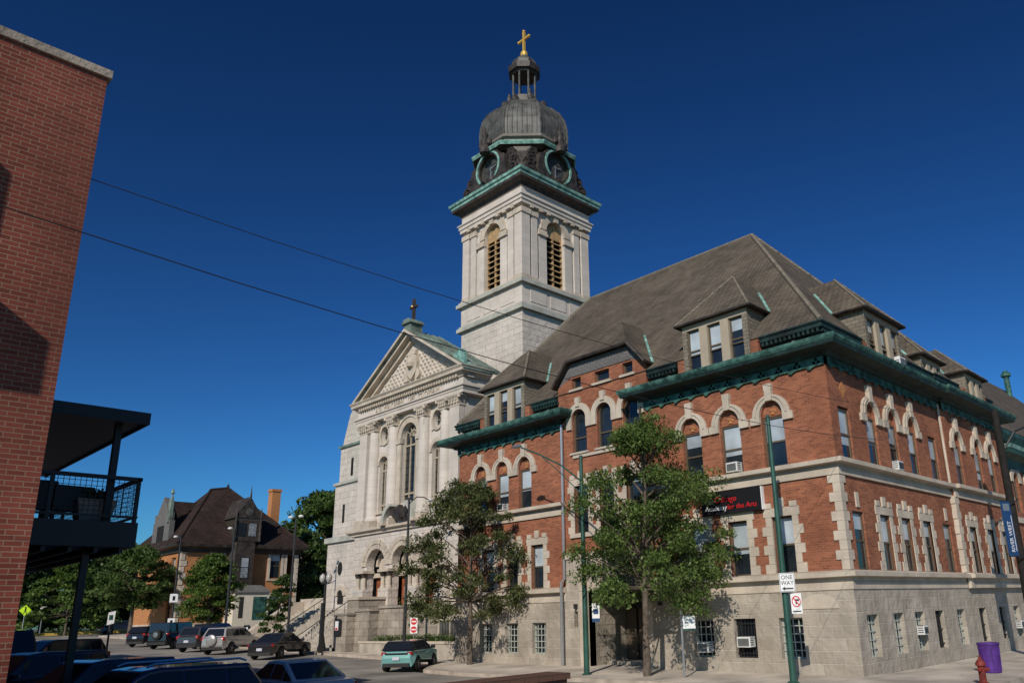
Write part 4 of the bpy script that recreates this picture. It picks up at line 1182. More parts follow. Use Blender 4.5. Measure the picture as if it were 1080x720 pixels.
oct_sweep(b, 3.3, [(0.4, 37.56), (0.8, 37.56), (0.92, 37.78), (0.92, 37.85), (0.0, 38.1)], M['copper'])
tbuild(b, 'dome_cornice')
b = MB()
prof = [(3.35, 38.0), (3.4, 38.55), (3.62, 38.6), (3.62, 38.85), (3.5, 38.95), (3.58, 39.6), (3.55, 40.4), (3.38, 41.3), (2.98, 42.15), (2.3, 42.9), (1.5, 43.4), (1.1, 43.55)]
b.loft([octo(r_, z) for r_, z in prof[3:]], M['lead'])
for k in range(8):
    a = 45 * k
    for t in np.linspace(-.8, .8, 7):
        pts = []
        for r_, z in prof[4:]:
            half = r_ * math.tan(R(22.5)); pts.append((r_ * math.cos(R(a)) - t * half * math.sin(R(a)), r_ * math.sin(R(a)) + t * half * math.cos(R(a)), z))
        b.tube(pts, 0.03, M['lead'], 4)
tbuild(b, 'dome')
b = MB(); b.loft([octo(r_, z) for r_, z in prof[:4]], M['drum']); tbuild(b, 'dome_drum')
b = MB()
for k in range(8):
    a = 22.5 + 45 * k
    b.tube([(r_ / math.cos(R(22.5)) * math.cos(R(a)), r_ / math.cos(R(22.5)) * math.sin(R(a)), z) for r_, z in prof[4:]], 0.09, M['lead'], 6)
    q = 1.75; b.lathe([(0.05, 43.2), (.28, 43.25), (.33, 43.5), (.2, 43.8), (.05, 43.85)], M['bronze'], 8, q * math.cos(R(a)), q * math.sin(R(a)))
teach(b, 'dome_rib')
for rr_ in FACES:
    b = MB()
    yc = -3.5
    cl = MB(); cl.panel(arc(0, 36.25, 1.12, 0, 350, 30), [], yc - .06, yc + .3, M['dial'])
    cl.panel(arc(0, 36.25, .72, 0, 350, 30), [arc(0, 36.25, .66, 0, 350, 30)], yc - .08, yc, M['lead'])
    for k in range(12):
        a = 30 * k; b_ = [(.88 * math.sin(R(a)), .88 * math.cos(R(a)))]
        x, z = b_[0]; cl.box(x - .06, x + .06, yc - .08, yc - .05, 36.25 + z - .06, 36.25 + z + .06, M['lead'])
    cl.panel(arc(0, 36.25, 1.14, 0, 350, 30), [arc(0, 36.25, 1.04, 0, 350, 30)], yc - .1, yc, M['lead'])
    cf = tbuild(cl, 'clock_face', rr_)
    h = MB(); h.prism([(-.05, 35.4), (.05, 35.4), (.04, 36.5), (-.04, 36.5)], yc - .14, yc - .1, M['steel']); h.prism([(-.15, 36.2), (.62, 36.37), (.62, 36.45), (-.15, 36.3)], yc - .17, yc - .14, M['steel'])
    hb = h.build('clock_hand', cf)
    b.panel(arc(0, 36.25, 1.44, -50, 230, 30) + arc(0, 36.25, 1.27, 230, -50, 30), [], yc - .5, yc + .3, M['copper'])
    b.panel(arc(0, 36.25, 1.26, -50, 230, 30) + arc(0, 36.25, 1.13, 230, -50, 30), [], yc - .4, yc + .3, M['bronze'])
    tbuild(b, 'clock_hood', rr_)
    b = MB()
    b.panel([(-2.25, 34.63), (2.25, 34.63), (1.95, 36.75)] + arc(0, 36.25, 1.62, 25, 155, 16) + [(-1.95, 36.75)], [arc(0, 36.25, 1.445, 0, 350, 34)], yc - .44, yc + .25, M['bronze'])
    tbuild(b, 'clock_surround', rr_)
    b = MB()
    b.lathe([(.05, 37.3), (.42, 37.4), (.45, 37.8), (.26, 38.3), (.2, 38.8), (.28, 39.1), (.12, 39.5), (.03, 39.8)], M['bronze'], 8, 0, yc - .75)
    for sx in (-1, 1): b.lathe([(.05, 38.0), (.2, 38.1), (.22, 38.4), (.05, 38.7)], M['bronze'], 8, sx * .5, yc - .7)
    teach(b, 'clock_finial', rr_)
b = MB(); b.loft([octo(1.08, 43.4), octo(1.05, 44.35)], M['drum']); b.loft([octo(1.25, 43.55), octo(1.25, 43.7)], M['lead']); tbuild(b, 'lantern_base')
b = MB()
for k in range(8):
    a = 22.5 + 45 * k
    b.lathe([(.13, 44.35), (.095, 44.45), (.085, 46.75), (.13, 46.85)], M['lead'], 8, .98 * math.cos(R(a)), 1.02 * math.sin(R(a)))
    if k % 2: b.lathe([(.05, 43.7), (.2, 43.8), (.22, 44.2), (.08, 44.7)], M['bronze'], 6, 1.35 * math.cos(R(a)), 1.35 * math.sin(R(a)))
teach(b, 'lantern_column')
b = MB(); b.loft([octo(r_, z) for r_, z in ((1.02, 46.75), (1.08, 46.9), (1.3, 46.95), (1.36, 47.45), (1.05, 47.65))], M['bronze']); tbuild(b, 'lantern_cornice')
b = MB(); b.loft([octo(r_, z) for r_, z in ((1.03, 47.55), (1.03, 48.0), (.82, 48.35), (.45, 48.65), (.32, 48.9))], M['lead']); tbuild(b, 'lantern_cap')
b = MB(); b.lathe([(.3, 48.85), (.34, 49.0), (.3, 49.3), (.12, 49.4)], M['gold'], 12)
b.box(-.1, .1, -.1, .1, 49.35, 51.5, M['gold']); b.box(-.09, .09, -.62, .62, 50.6, 50.8, M['gold'])
for p in ((0, -.66, 50.7), (0, .66, 50.7), (0, 0, 51.55)): b.lathe([(.02, p[2] - .15), (.14, p[2] - .05), (.14, p[2] + .05), (.02, p[2] + .15)], M['gold'], 8, p[0], p[1])
tbuild(b, 'gilded_cross')

# ------------------------------------------------------------------ church steps and terrace walls
stp = thing('stone_staircase', 'broad grey stone steps and block walls rising from the pavement to the church doors', 'staircase', (27, 50, gy(50)))
z0_ = gy(50)
b = MB()
n = 16; run = 0.27
for i in range(n):
    xa = 26.9 + i * run - 27
    b.box(xa, 4.4, -1.3, 12.0, i * .17 - 0.3 - (0 if i else .1), (i + 1) * .165, M['step'])
b.build('steps', stp)
b = MB()
top = n * .165
# cheek wall on the south side, stepping down to the street, and the pier with its slanted shadow side
b.box(-0.1, 1.15, -2.7, -1.0, -0.6, 2.15, M['stone_d']); b.box(0.75, 3.4, -2.55, -1.15, -0.6, 3.1, M['stone_d'])
b.box(0.5, 3.4, -4.3, -2.56, -0.6, 2.35, M['stone_d'])
b.box(1.2, 3.4, -7.0, -4.31, -0.6, 2.5, M['stone_d']); b.box(1.5, 3.4, -12.0, -7.0, -0.6, 2.3, M['stone_d'])
b.build_each('terrace_wall', stp)
b = MB()
b.box(-.16, 1.2, -2.78, -.95, 2.15, 2.3, M['stone_d']); b.box(.68, 3.4, -2.63, -1.1, 3.1, 3.27, M['stone'])
b.box(0.42, 3.4, -4.4, -2.64, 2.35, 2.5, M['stone_d']); b.box(1.1, 3.4, -7.05, -4.41, 2.5, 2.65, M['stone_d'])
b.build_each('coping', stp)
b = MB(); b.prism([(-.3, -.6), (4.4, -.6), (4.4, 3.35), (3.4, 3.3), (-.3, .95)], 12.0, 12.7, M['stone']); b.box(4.42, 4.75, 2.0, 12.7, 0, 3.55, M['stone'])
b.box(1.5, 1.9, 12.8, 19.5, -.6, 1.3, M['stone_d']); b.build_each('terrace_wall', stp)
b = MB()
for y in (3.5, 8.0):
    b.tube([(-0.2, y, 0), (-0.2, y, 0.95), (0, y, 1.05), (4.1, y, 3.55), (4.1, y, 2.6)], 0.03, M['iron'], 6)
    for i in range(1, 5): b.tube([(i * .8, y, i * .5), (i * .8, y, 1.05 + i * .49)], 0.02, M['iron'], 5)
b.build_each('handrail', stp)

# notice boards
def notice_board(label, loc, rz, s=1.0):
    t = thing('notice_board', label, 'notice board', loc, rz, 'black notice boards by the church steps')
    b = MB(); b.prism([(-.34, 0), (.34, 0), (.34, .85), (.2, 1.0), (-.2, 1.0), (-.34, .85)], -0.08, 0.08, M['iron']); b.build('case', t)
    b = MB(); b.box(-.2, .2, -0.095, -0.081, .3, .85, M['white']); b.box(-.14, .14, -.099, -.096, .32, .45, M['sign_red']); b.build('notice', t)
notice_board('black arched notice board with white sheet on the wall beside the church steps', (26.8, 48.2, 1.45), R(-90))
notice_board('black notice board on the far wall of the steps, behind the silver car', (28.45, 65.5, gy(66) + .3), R(-70))

# bronze tablet on terrace wall
tb = thing('bronze_tablet', 'dark double panelled tablet in a stone frame behind the hedge', 'tablet', (28.42, 38.4, 1.0))
b = MB(); b.box(-1.0, 1.0, -0.05, 0.05, 0.05, 1.15, M['lead']); b.box(-.03, .03, -.07, -.05, 0.05, 1.15, M['stone'])
for x in (-.7, -.45, -.2, .2, .45, .7): b.box(x - .02, x + .02, -.065, -.05, .15, 1.05, M['bronze'])
b.build('panel', tb, rz=R(-90))
b = MB(); b.box(-1.12, -1.0, -.1, .05, 0, 1.25, M['stone']); b.box(1.0, 1.12, -.1, .05, 0, 1.25, M['stone']); b.box(-1.0, 1.0, -.1, .05, 1.15, 1.27, M['stone']); b.box(-1.0, 1.0, -.1, .05, -.05, .05, M['stone']); b.build('frame', tb, rz=R(-90))
# raised planting bed, hedge
pb = MB()
pts = [(27.3, 35.2), (27.3, 46.0)]
pb.box(-.15, .15, 0, 10.9, -0.5, 0.75, M['step']); pb.box(-.2, .2, -.05, 10.95, 0.75, 0.87, M['stone']); pb.box(.15, 4.8, 0, .3, -.5, .75, M['step'])
tag(pb.build('planter_wall', loc=(27.3, 35.2, gy(38))), 'low pale stone wall in front of the clipped hedge', 'wall')
s_ = MB(); s_.box(0, 3.4, 0, 10.6, -0.3, 0.7, M['grass']); o = s_.build('lawn', loc=(27.46, 35.4, gy(38))); struct(o)
# white wall section between church terrace and school
wl = MB(); wl.box(0, 0.4, 0, 2.3, -0.3, 2.6, M['ashlar']); wl.box(-.06, .46, 0, 2.3, 2.6, 2.75, M['stone'])
tag(wl.build('boundary_wall', loc=(28.4, 35.15, gy(36))), 'short pale stone wall joining the brick school to the church terrace', 'wall')

# ------------------------------------------------------------------ foliage
def leaf_cloud(name, parent, centers, radii, per, size, mat, seed=0, flat=1.0, loc=(0, 0, 0), droop=0.0):
    rg = np.random.default_rng(seed)
    C = np.repeat(np.array(centers), per, axis=0); Rr = np.repeat(np.array(radii), per, axis=0)
    n = len(C)
    d = rg.normal(size=(n, 3)); d /= np.linalg.norm(d, axis=1)[:, None]
    d *= (rg.random(n) ** 0.55)[:, None]
    P = C + d * Rr
    P[:, 2] -= droop * (np.linalg.norm(d[:, :2], axis=1) ** 2) * Rr[:, 0]
    a = rg.random(n) * 2 * np.pi; tilt = rg.normal(0, 0.8, n)
    u = np.stack([np.cos(a), np.sin(a), np.sin(tilt)], 1); v = np.stack([-np.sin(a) * .8, np.cos(a) * .8, rg.normal(0, .9, n)], 1)
    sz = size * (0.6 + 0.8 * rg.random(n))
    u *= sz[:, None]; v *= (sz * 0.5)[:, None]
    V = np.empty((n, 4, 3)); V[:, 0] = P - u; V[:, 1] = P + v; V[:, 2] = P + u; V[:, 3] = P - v
    me = bpy.data.meshes.new(name)
    me.vertices.add(n * 4); me.vertices.foreach_set('co', V.reshape(-1))
    me.loops.add(n * 4); me.loops.foreach_set('vertex_index', np.arange(n * 4, dtype=np.int32))
    me.polygons.add(n); me.polygons.foreach_set('loop_start', np.arange(0, n * 4, 4, dtype=np.int32))
    me.polygons.foreach_set('loop_total', np.full(n, 4, dtype=np.int32))
    me.materials.append(mat); me.update(calc_edges=True)
    return place(me, name, parent, loc)

def tree(label, loc, h, cr, z_lo, leaf, seed, clusters=70, per=90, size=0.14, trunk_r=0.13, flat=0.4, csize=0.8, group=None, top=0.5, shape='round', name='street_tree', lean=(0, 0), sx=1.0, gaps=0):
    rg = random.Random(seed)
    t = thing(name, label, 'tree', loc, 0, group)
    cs, rs = [], []
    k = MB()
    fork = z_lo + (h - z_lo) * .18
    k.tube([(0, 0, -0.1), (0.02, 0.01, z_lo * .5), (lean[0] * .3, lean[1] * .3, fork), (lean[0], lean[1], z_lo + (h - z_lo) * .85)], [trunk_r * 1.25, trunk_r, trunk_r * .8, trunk_r * .2], M['bark'], 9)
    for i in range(clusters):
        u = (i + .5) / clusters
        z = z_lo + (h - z_lo) * (0.04 + 0.94 * u)
        if shape == 'round': prof = math.sin(math.pi * min(1, max(0.06, (u * .86 + .12)))) ** 0.6
        elif shape == 'oval': prof = 1.06 * math.sin(math.pi * (u * .72 + .22)) ** .8
        elif shape == 'vase': prof = 0.45 + 0.75 * math.sin(math.pi * (0.12 + .76 * u)) - .25 * (u < .12)
        else: prof = (1 - u) ** .6 * 1.1 + .12
        a = i * 2.39996 + rg.uniform(-.5, .5)
        rad = cr * prof * math.sqrt(rg.uniform(0.12, 1.0))
        x, y = lean[0] * u + rad * math.cos(a) * sx, lean[1] * u + rad * math.sin(a)
        if gaps and (mnoise.noise(Vector((x * .75 + seed, y * .75, z * .95))) < gaps): continue
        cs.append((x, y, z + rg.uniform(-.2, .2)))
        q = csize * rg.uniform(.6, 1.25)
        rs.append((q, q, q * flat))
        if i % 2 == 0:
            zb = max(fork * .9, z - rad * rg.uniform(.5, .9))
            f_ = (zb - fork) / max(.1, (h - fork)); bx, by = lean[0] * f_, lean[1] * f_
            k.tube([(bx, by, zb), ((bx + x) / 2, (by + y) / 2, (zb + z) / 2 + .15), (x, y, z)], [trunk_r * .38, trunk_r * .24, trunk_r * .08], M['bark'], 5)
    k.build('trunk', t, smooth=True)
    leaf_cloud('crown', t, cs, rs, per, size, leaf, seed, droop=.25)
    return t
tree('olive tinged honey locust in a mulched pit before the school front', (25.07, 32.3, 0), 8.9, 3.15, 2.2, M['leaf_locust2'], 3, clusters=230, per=260, size=.062, flat=.5, csize=.74, trunk_r=.12, shape='oval', gaps=-.03)
tree('bright green honey locust shading the school entrance', (23.76, 19.97, 0), 9.6, 3.0, 2.2, M['leaf_locust'], 5, clusters=270, per=300, size=.058, flat=.5, csize=.74, trunk_r=.13, shape='oval', lean=(.1, -.35), gaps=-.02)
tree('slender young tree on the pavement in front of the church steps', (27.3, 58.4, gy(58)), 5.1, 1.1, .9, M['leaf_dark'], 8, clusters=30, per=90, size=.12, csize=.5, trunk_r=.06, lean=(.3, -.6))
tree('small sapling rising behind the red and white sign', (28.6, 41.6, gy(41) + .6), 2.4, .7, .6, M['leaf_mid'], 12, clusters=16, per=60, size=.07, csize=.3, trunk_r=.03)
tree('round yellow-green tree before the orange brick house, behind the pewter car', (27.2, 70.1, gy(70)), 7.0, 2.1, 1.4, M['leaf_light'], 15, clusters=120, per=190, size=.105, csize=.8, trunk_r=.13, gaps=-.25)
tree('dark spreading tree at the left corner of the orange brick house', (24.2, 79.5, gy(79)), 8.1, 3.0, 2.7, M['leaf_mid'], 18, clusters=120, per=190, size=.115, csize=.9, trunk_r=.17, gaps=-.2)
tree('tall dark tree filling the gap between house and church', (49, 92, 2), 16.0, 5.6, 2.5, M['leaf_mid'], 21, clusters=130, per=150, size=.26, csize=1.7, trunk_r=.35, name='broadleaf_tree')
tree('lower dark tree under the tall one between house and church', (42, 84, 2), 9.5, 4.5, .5, M['leaf_dark'], 22, clusters=80, per=110, size=.24, csize=1.4, trunk_r=.25, name='broadleaf_tree')
far = [(21.0, 110, 11.0, 3.4, 'leaf_dark', 'dark park tree at the very edge of the near brick building'),
       (25.5, 116, 11.5, 3.8, 'leaf_mid', 'park tree behind the yellow-green young tree'),
       (30.5, 114, 12.5, 3.6, 'leaf_dark', 'tall dark park tree seen under the right end of the balcony'),
       (34.5, 118, 10.5, 3.6, 'leaf_mid', 'park tree with a top left of the house turret'),
       (39.5, 116, 10.0, 3.6, 'leaf_dark', 'dark park tree just left of the house wall'),
       (28.0, 126, 11.0, 4.5, 'leaf_dark', 'far dark tree in the second row of the park'),
       (37.0, 128, 11.5, 4.5, 'leaf_dark', 'far dark tree in the second row, nearer the house')]
for i, (x, y, h, c, lf, lb) in enumerate(far):
    tree(lb, (x, y, gy(y)), h, c, .6, M[lf], 30 + i, clusters=90, per=100, size=.24, csize=1.25, trunk_r=.24, flat=.6, group='trees in the park beyond the street', name='broadleaf_tree')
tree('yellow-green young tree in front of the dark park trees', (24.6, 101.5, gy(101)), 8.6, 3.3, .7, M['leaf_light'], 41, clusters=100, per=90, size=.17, csize=.8, trunk_r=.12, shape='cone', sx=1.25)
pk = MB(); cs = [(random.uniform(-60, 90), random.uniform(118, 150), 2.3) for _ in range(260)]
tw = leaf_cloud('far_greenery', None, [(x, y, z + random.uniform(0, 1.6)) for x, y, z in cs], [(2.6, 2.2, 1.6)] * len(cs), 60, .3, M['leaf_dark'], 99)
tw['kind'] = 'stuff'
# hedge
hg = thing('hedge', 'low clipped green hedge behind the pale stone wall', 'hedge', (27.7, 36.2, gy(38) + .7))
cs = [(random.uniform(0, .9), y, random.uniform(.1, .4)) for y in np.arange(0, 9.4, .12) for _ in range(2)]
leaf_cloud('foliage', hg, cs, [(.22, .22, .2)] * len(cs), 30, .05, M['leaf_mid'], 77)

# ------------------------------------------------------------------ orange brick house
HX, HY, HZ = 27.3, 78.0, 1.2
ho = thing('brick_house', 'orange brick house with steep dark tiled roof, turret dormer and tall chimney', 'house', (HX, HY, HZ))
b = MB()
wins = [(3.2, 1.0, 6.3, 8.2), (8.9, 1.1, 5.3, 7.7), (9.1, 1.1, 1.6, 3.6), (5.6, 1.0, 1.7, 4.0)]
b.panel(rect(0, 11.2, 0, 8.2), [rect(x - w / 2, x + w / 2, z0, min(z1, 8.0)) for x, w, z0, z1 in wins] + [rect(10.05, 10.85, 4.6, 7.6)], 0, .4, M['brick_o'])
q = MB(); q.panel(rect(-12, -0.4, 0, 8.2), [rect(-2.4, -1.4, 4.8, 7.2), rect(-5.6, -4.6, 4.8, 7.2), rect(-2.4, -1.4, 1.4, 3.6)], 0, .4, M['brick_o']); rot_a(q); b.add(q.v, q.f, M['brick_o'])
b.box(10.85, 11.2, .4, 12, 0, 8.2, M['brick_o']); b.box(0.4, 10.85, 11.6, 12, 0, 8.2, M['brick_o'])
b.build('wall', ho)
b = MB(); b.box(-.08, 11.28, -.08, 12, -.6, 1.3, M['stone']); b.build('stone_base', ho)
b = MB()
for x, w, z0, z1 in wins + [(10.45, .8, 4.6, 7.6)]:
    b.box(x - w / 2 - .25, x - w / 2, -.06, .1, z0 - .1, z1 + .3, M['stone']); b.box(x + w / 2, x + w / 2 + .25, -.06, .1, z0 - .1, z1 + .3, M['stone']); b.box(x - w / 2, x + w / 2, -.06, .1, min(z1, 8.0), min(z1, 7.9) + .28, M['stone'])
    b.box(x - w / 2 - .3, x + w / 2 + .3, -.1, .1, z0 - .25, z0 - .1, M['stone'])
for i in range(12): b.box(10.95 - .2 * (i % 2), 11.25, -.05, .3, 1.3 + i * .56, 1.3 + i * .56 + .5, M['stone'])
for i in range(12): b.box(-.05, .3 + .2 * (i % 2), -.05, .3, 1.3 + i * .56, 1.3 + i * .56 + .5, M['stone'])
b.build_each('stone_trim', ho)
for x, w, z0, z1 in wins: window(ho, 'B', x, z0, w, min(z1, 8.0) - z0, blind=.3)
for a, z in ((-1.9, 4.8), (-5.1, 4.8), (-1.9, 1.4)): window(ho, 'A', a, z, 1.0, 2.3 if z > 2 else 2.2, blind=.3)
b = MB(); b.sweep([(0, 12), (0, 0), (11.2, 0), (11.2, 12)], [(0, 7.6), (.15, 7.6), (.2, 7.95), (.7, 8.1), (.75, 8.35), (0, 8.4)], M['bronze']); b.build('cornice', ho)
b = MB()
e = [(-.75, -.75, 8.35), (11.9, -.75, 8.35), (11.9, 12.5, 8.35), (-.75, 12.5, 8.35)]
p0, p1 = (3.9, 5.2, 14.3), (5.6, 5.2, 14.6)
b.poly([e[0], e[1], p1, p0], M['slate_red']); b.poly([e[1], e[2], p1], M['slate_red']); b.poly([e[2], e[3], p0, p1], M['slate_red']); b.poly([e[3], e[0], p0], M['slate_red']); b.poly(e, M['slate_red'])
# left wing roof
b.poly([(-.3, 3.0, 8.6), (-.3, 5.4, 12.9), (4.5, 5.4, 12.9), (2.0, 3.0, 8.6)], M['slate_red']); b.poly([(-.3, 7.8, 8.6), (2, 7.8, 8.6), (4.5, 5.4, 12.9), (-.3, 5.4, 12.9)], M['slate_red'])
b.build('roof', ho)
b = MB()
for a_, c_ in ((e[0], p0), (e[1], p1), (p0, p1)): b.tube([a_, c_], .13, M['hyd_red'] if False else M['slate_red'], 6)
b.lathe([(.02, 14.5), (.16, 14.6), (.1, 14.9), (.02, 15.05)], M['slate_red'], 6, 5.6, 5.2); b.build('ridge_cap', ho)
b = MB(); b.box(-.3, .15, 3.2, 7.6, 8.2, 10.8, M['slate_grey']); b.prism_z([(-.3, 3.4), (.1, 3.4), (.1, 7.4), (-.3, 7.4)], 10.8, 11.6, M['slate_grey'])
b.box(-.36, -.29, 4.6, 6.2, 8.8, 10.4, M['dark']); b.loft([[(-.3, 4.0, 11.6), (.1, 4.0, 11.6), (.1, 6.8, 11.6), (-.3, 6.8, 11.6)], [(-.3, 5.3, 13.2), (.1, 5.3, 13.2), (.1, 5.5, 13.2), (-.3, 5.5, 13.2)]], M['slate_grey'])
for y in (3.6,): b.lathe([(.3, 10.6), (.26, 12.4), (.05, 13.3), (.2, 13.4), (.04, 13.9)], M['copper_roof'], 6, -.2, y)
b.build('turret_dormer', ho)
# oriel bay
b = MB()
oct_ = lambda r, z: [(5.4 + x_ * r, y_ * r, z) for x_, y_ in ((-1.4, .2), (-.9, -.9), (.9, -.9), (1.4, .2))]
b.loft([oct_(.75, 3.6), oct_(1.0, 4.1), oct_(1.0, 8.6), oct_(1.08, 8.7)], M['bronze'])
b.build('oriel', ho)
b = MB()
b.box(5.05, 5.85, -.94, -.88, 5.2, 7.2, M['frame_d']); b.box(5.13, 5.77, -.96, -.93, 5.3, 6.2, M['curtain']); b.box(5.13, 5.77, -.96, -.93, 6.28, 7.1, M['blind']); b.build('window', ho)
b = MB()
b.box(4.3, 6.7, -.8, 2, 8.7, 10.9, M['bronze']); b.prism([(4.1, 10.9), (6.9, 10.9), (5.5, 13.0)], -.85, 3.2, M['bronze'])
b.box(4.6, 5.3, -.85, -.79, 9.2, 10.4, M['glass']); b.box(5.6, 6.3, -.85, -.79, 9.2, 10.4, M['curtain'])
b.panel(arc(5.5, 11.5, .36, 0, 340, 14), [], -.9, -.84, M['lead'])
for x in (4.3, 5.5, 6.7): b.lathe([(.1, 8.7 if x != 5.5 else 12.7), (.1, 11.0 if x != 5.5 else 13.0), (.08, 11.4 if x != 5.5 else 13.3), (.02, 12.0 if x != 5.5 else 14.0)], M['bronze'], 6, x, -.85)
b.build('dormer', ho)
b = MB(); b.box(9.0, 9.9, 2.2, 3.1, 8, 14.4, M['brick_o']); b.box(8.92, 9.98, 2.12, 3.18, 14.2, 14.45, M['brick_o']); b.build('chimney', ho)
b = MB(); b.box(4.3, 7.6, -2.0, 0, -.3, 3.9, M['cream']); b.loft([[(4.1, -2.2, 3.9), (7.8, -2.2, 3.9), (7.8, 0, 3.9), (4.1, 0, 3.9)], [(4.8, -1.2, 4.6), (7.1, -1.2, 4.6), (7.1, 0, 4.6), (4.8, 0, 4.6)]], M['slate_grey'])
b.box(4.8, 5.2, -2.02, -1.98, 1.6, 3.5, M['frame_d']); b.box(6.1, 7.4, -2.02, -1.98, 1.4, 3.5, M['copper_d']); b.build('porch', ho)

# ------------------------------------------------------------------ near brick building with balcony (left)
LX, LY = 2.54, 12.8
lb_ = thing('brick_building', 'large dark red brick building at the left with stone coping and rear balcony', 'building', (LX, LY, 0))
b = MB(); b.box(-20, 0, 0, 10, -.3, 10.85, M['brick_l']); b.box(-20, -0.02, 10, 40, -.3, 11.6, M['brick_l']); b.build('wall', lb_)  # rear block, out of view, made taller to lengthen its street shadow
b = MB(); b.box(-20.1, .05, -.05, 10, 10.85, 10.99, M['coping']); b.build_each('coping', lb_)
b = MB(); b.box(-6, -3.2, -1.6, 0, 7.67, 8.46, M['iron']); b.build('shadow_caster_box', lb_)  # three unseen boxes added off to the left, casting shadows on the wall
b = MB(); b.box(-8, -4.0, -1.6, 0, 9.88, 10.84, M['iron']); b.build('shadow_caster_box', lb_)
b = MB(); b.box(-4.2, -2.25, -1, 0, 2, 4.9, M['iron']); b.build('shadow_caster_box', lb_)
BY = 7.4     # balcony start behind the corner
b = MB(); b.box(0.0, 3.5, BY, BY + 9, 4.16, 4.72, M['iron']); 
for x in np.arange(.2, 3.5, .5): b.box(x, x + .08, BY + .1, BY + 8.9, 4.04, 4.158, M['iron'])
b.build('balcony_deck', lb_)
b = MB(); b.box(0, 3.35, BY - .2, BY + 9, 7.02, 7.22, M['iron']); b.box(0, 3.4, BY - .25, BY - .2, 6.98, 7.26, M['iron']); b.box(3.35, 3.4, BY - .2, BY + 9, 6.98, 7.26, M['iron'])
b.build('balcony_canopy', lb_)
b = MB()
for x in (.08, 1.7, 3.42): b.box(x - .04, x + .04, BY + .02, BY + .1, 4.72, 5.72, M['iron'])
b.box(0, 3.48, BY, BY + .12, 5.68, 5.76, M['iron']); b.box(3.38, 3.48, BY, BY + 9, 5.68, 5.76, M['iron']); b.box(0, 3.48, BY + .03, BY + .08, 4.82, 4.87, M['iron']); b.box(3.4, 3.45, BY, BY + 9, 4.82, 4.87, M['iron'])
for x in np.arange(0.15, 3.4, .11): b.box(x - .006, x + .006, BY + .05, BY + .06, 4.85, 5.7, M['iron'])
for y in np.arange(BY + .1, BY + 9, .11): b.box(3.42, 3.43, y - .006, y + .006, 4.85, 5.7, M['iron'])
for z in np.arange(4.95, 5.7, .11):
    b.box(.1, 3.42, BY + .05, BY + .06, z - .006, z + .006, M['iron']); b.box(3.42, 3.43, BY, BY + 9, z - .006, z + .006, M['iron'])
for y in np.arange(BY + 2, BY + 9, 2.2): b.box(3.38, 3.46, y - .04, y + .04, 4.72, 5.72, M['iron'])
b.build('balcony_railing', lb_)
b = MB()
b.box(2.85, 2.99, BY + .3, BY + .44, 4.72, 7.02, M['iron']); b.box(.05, .17, BY + .3, BY + .42, 4.72, 7.02, M['iron']); b.build_each('canopy_post', lb_)
b = MB(); b.box(2.66, 2.8, BY + .75, BY + .89, -.1, 4.16, M['iron']); b.build('deck_post', lb_)
# things on the balcony
for i, (x, lab) in enumerate(((.55, 'dark balcony chair with solid back, nearest the brick wall'), (1.55, 'dark balcony chair with solid back, middle of the balcony'), (2.3, 'dark low balcony chair next to the white planter'))):
    t = thing('patio_chair', lab, 'chair', (LX + x, LY + BY + .75, 4.72), R(4 * i), 'chairs on the balcony')
    b = MB(); b.box(-.42, .42, -.1, .02, .25, 1.0 - .08 * i, M['iron']); b.build('backrest', t, bevel=.03)
    b = MB(); b.box(-.42, .42, .02, .65, .32, .45, M['iron']); b.build('seat', t, bevel=.02)
    for sx in (-.38, .38):
        for y in (-.05, .6):
            b = MB(); b.box(sx - .03, sx + .03, y - .03, y + .03, 0, .32, M['iron']); b.build('leg', t)
t = thing('planter_box', 'pale tapered planter with dark plants in the balcony corner', 'planter', (LX + 2.75, LY + BY + .8, 4.72))
b = MB(); b.loft([[(-.3, -.22, 0), (.3, -.22, 0), (.3, .22, 0), (-.3, .22, 0)], [(-.4, -.3, .55), (.4, -.3, .55), (.4, .3, .55), (-.4, .3, .55)]], M['step']); b.build('box', t)
leaf_cloud('plants', t, [(random.uniform(-.35, .35), random.uniform(-.2, .2), .68) for _ in range(12)], [(.16, .16, .14)] * 12, 30, .06, M['leaf_dark'], 5)

# ------------------------------------------------------------------ neighbouring building on the right
nb = thing('corner_hall', 'dark red brick building beyond the school with green cornices and hipped roof', 'building', (46.6, 13.0, 0))
b = MB(); b.panel(rect(0, 44, 0, 10.2), [arch_hole(1.9, .55, 6.9, 8.6), arch_hole(4.4, .55, 6.9, 8.6), arch_hole(6.9, .55, 6.9, 8.6)] + [rect(x - .5, x + .5, 3.3, 5.5) for x in (1.9, 4.4, 6.9)], 0, .4, M['brick']); b.box(0, .4, .4, 14, 0, 10.2, M['brick']); b.box(0, 44, .6, .7, 0, 10, M['dark']); b.build('wall', nb)
b = MB(); b.box(-.05, 44, -.1, -.001, 0, 2.9, M['rock']); b.build('stone_base', nb)
b = MB()
for x in (1.9, 4.4, 6.9): b.prism(arc(x, 8.6, .98, 0, 180, 16) + arc(x, 8.6, .57, 180, 0, 16), -.09, .02, M['stone'])
b.box(0, 44, -.12, .02, 6.3, 6.6, M['stone']); b.build_each('arch_surround', nb)
for x in (1.9, 4.4, 6.9):
    fm, pm = sash_meshes(1.08, 1.7, style='sash', blind=0, arched=.54); o = place(fm, 'window', nb, (x, .2, 6.9)); place(pm, 'pane', o)
    fm, pm = sash_meshes(.98, 2.2, style='sash', blind=.5); o = place(fm, 'window', nb, (x, .2, 3.3)); place(pm, 'pane', o)
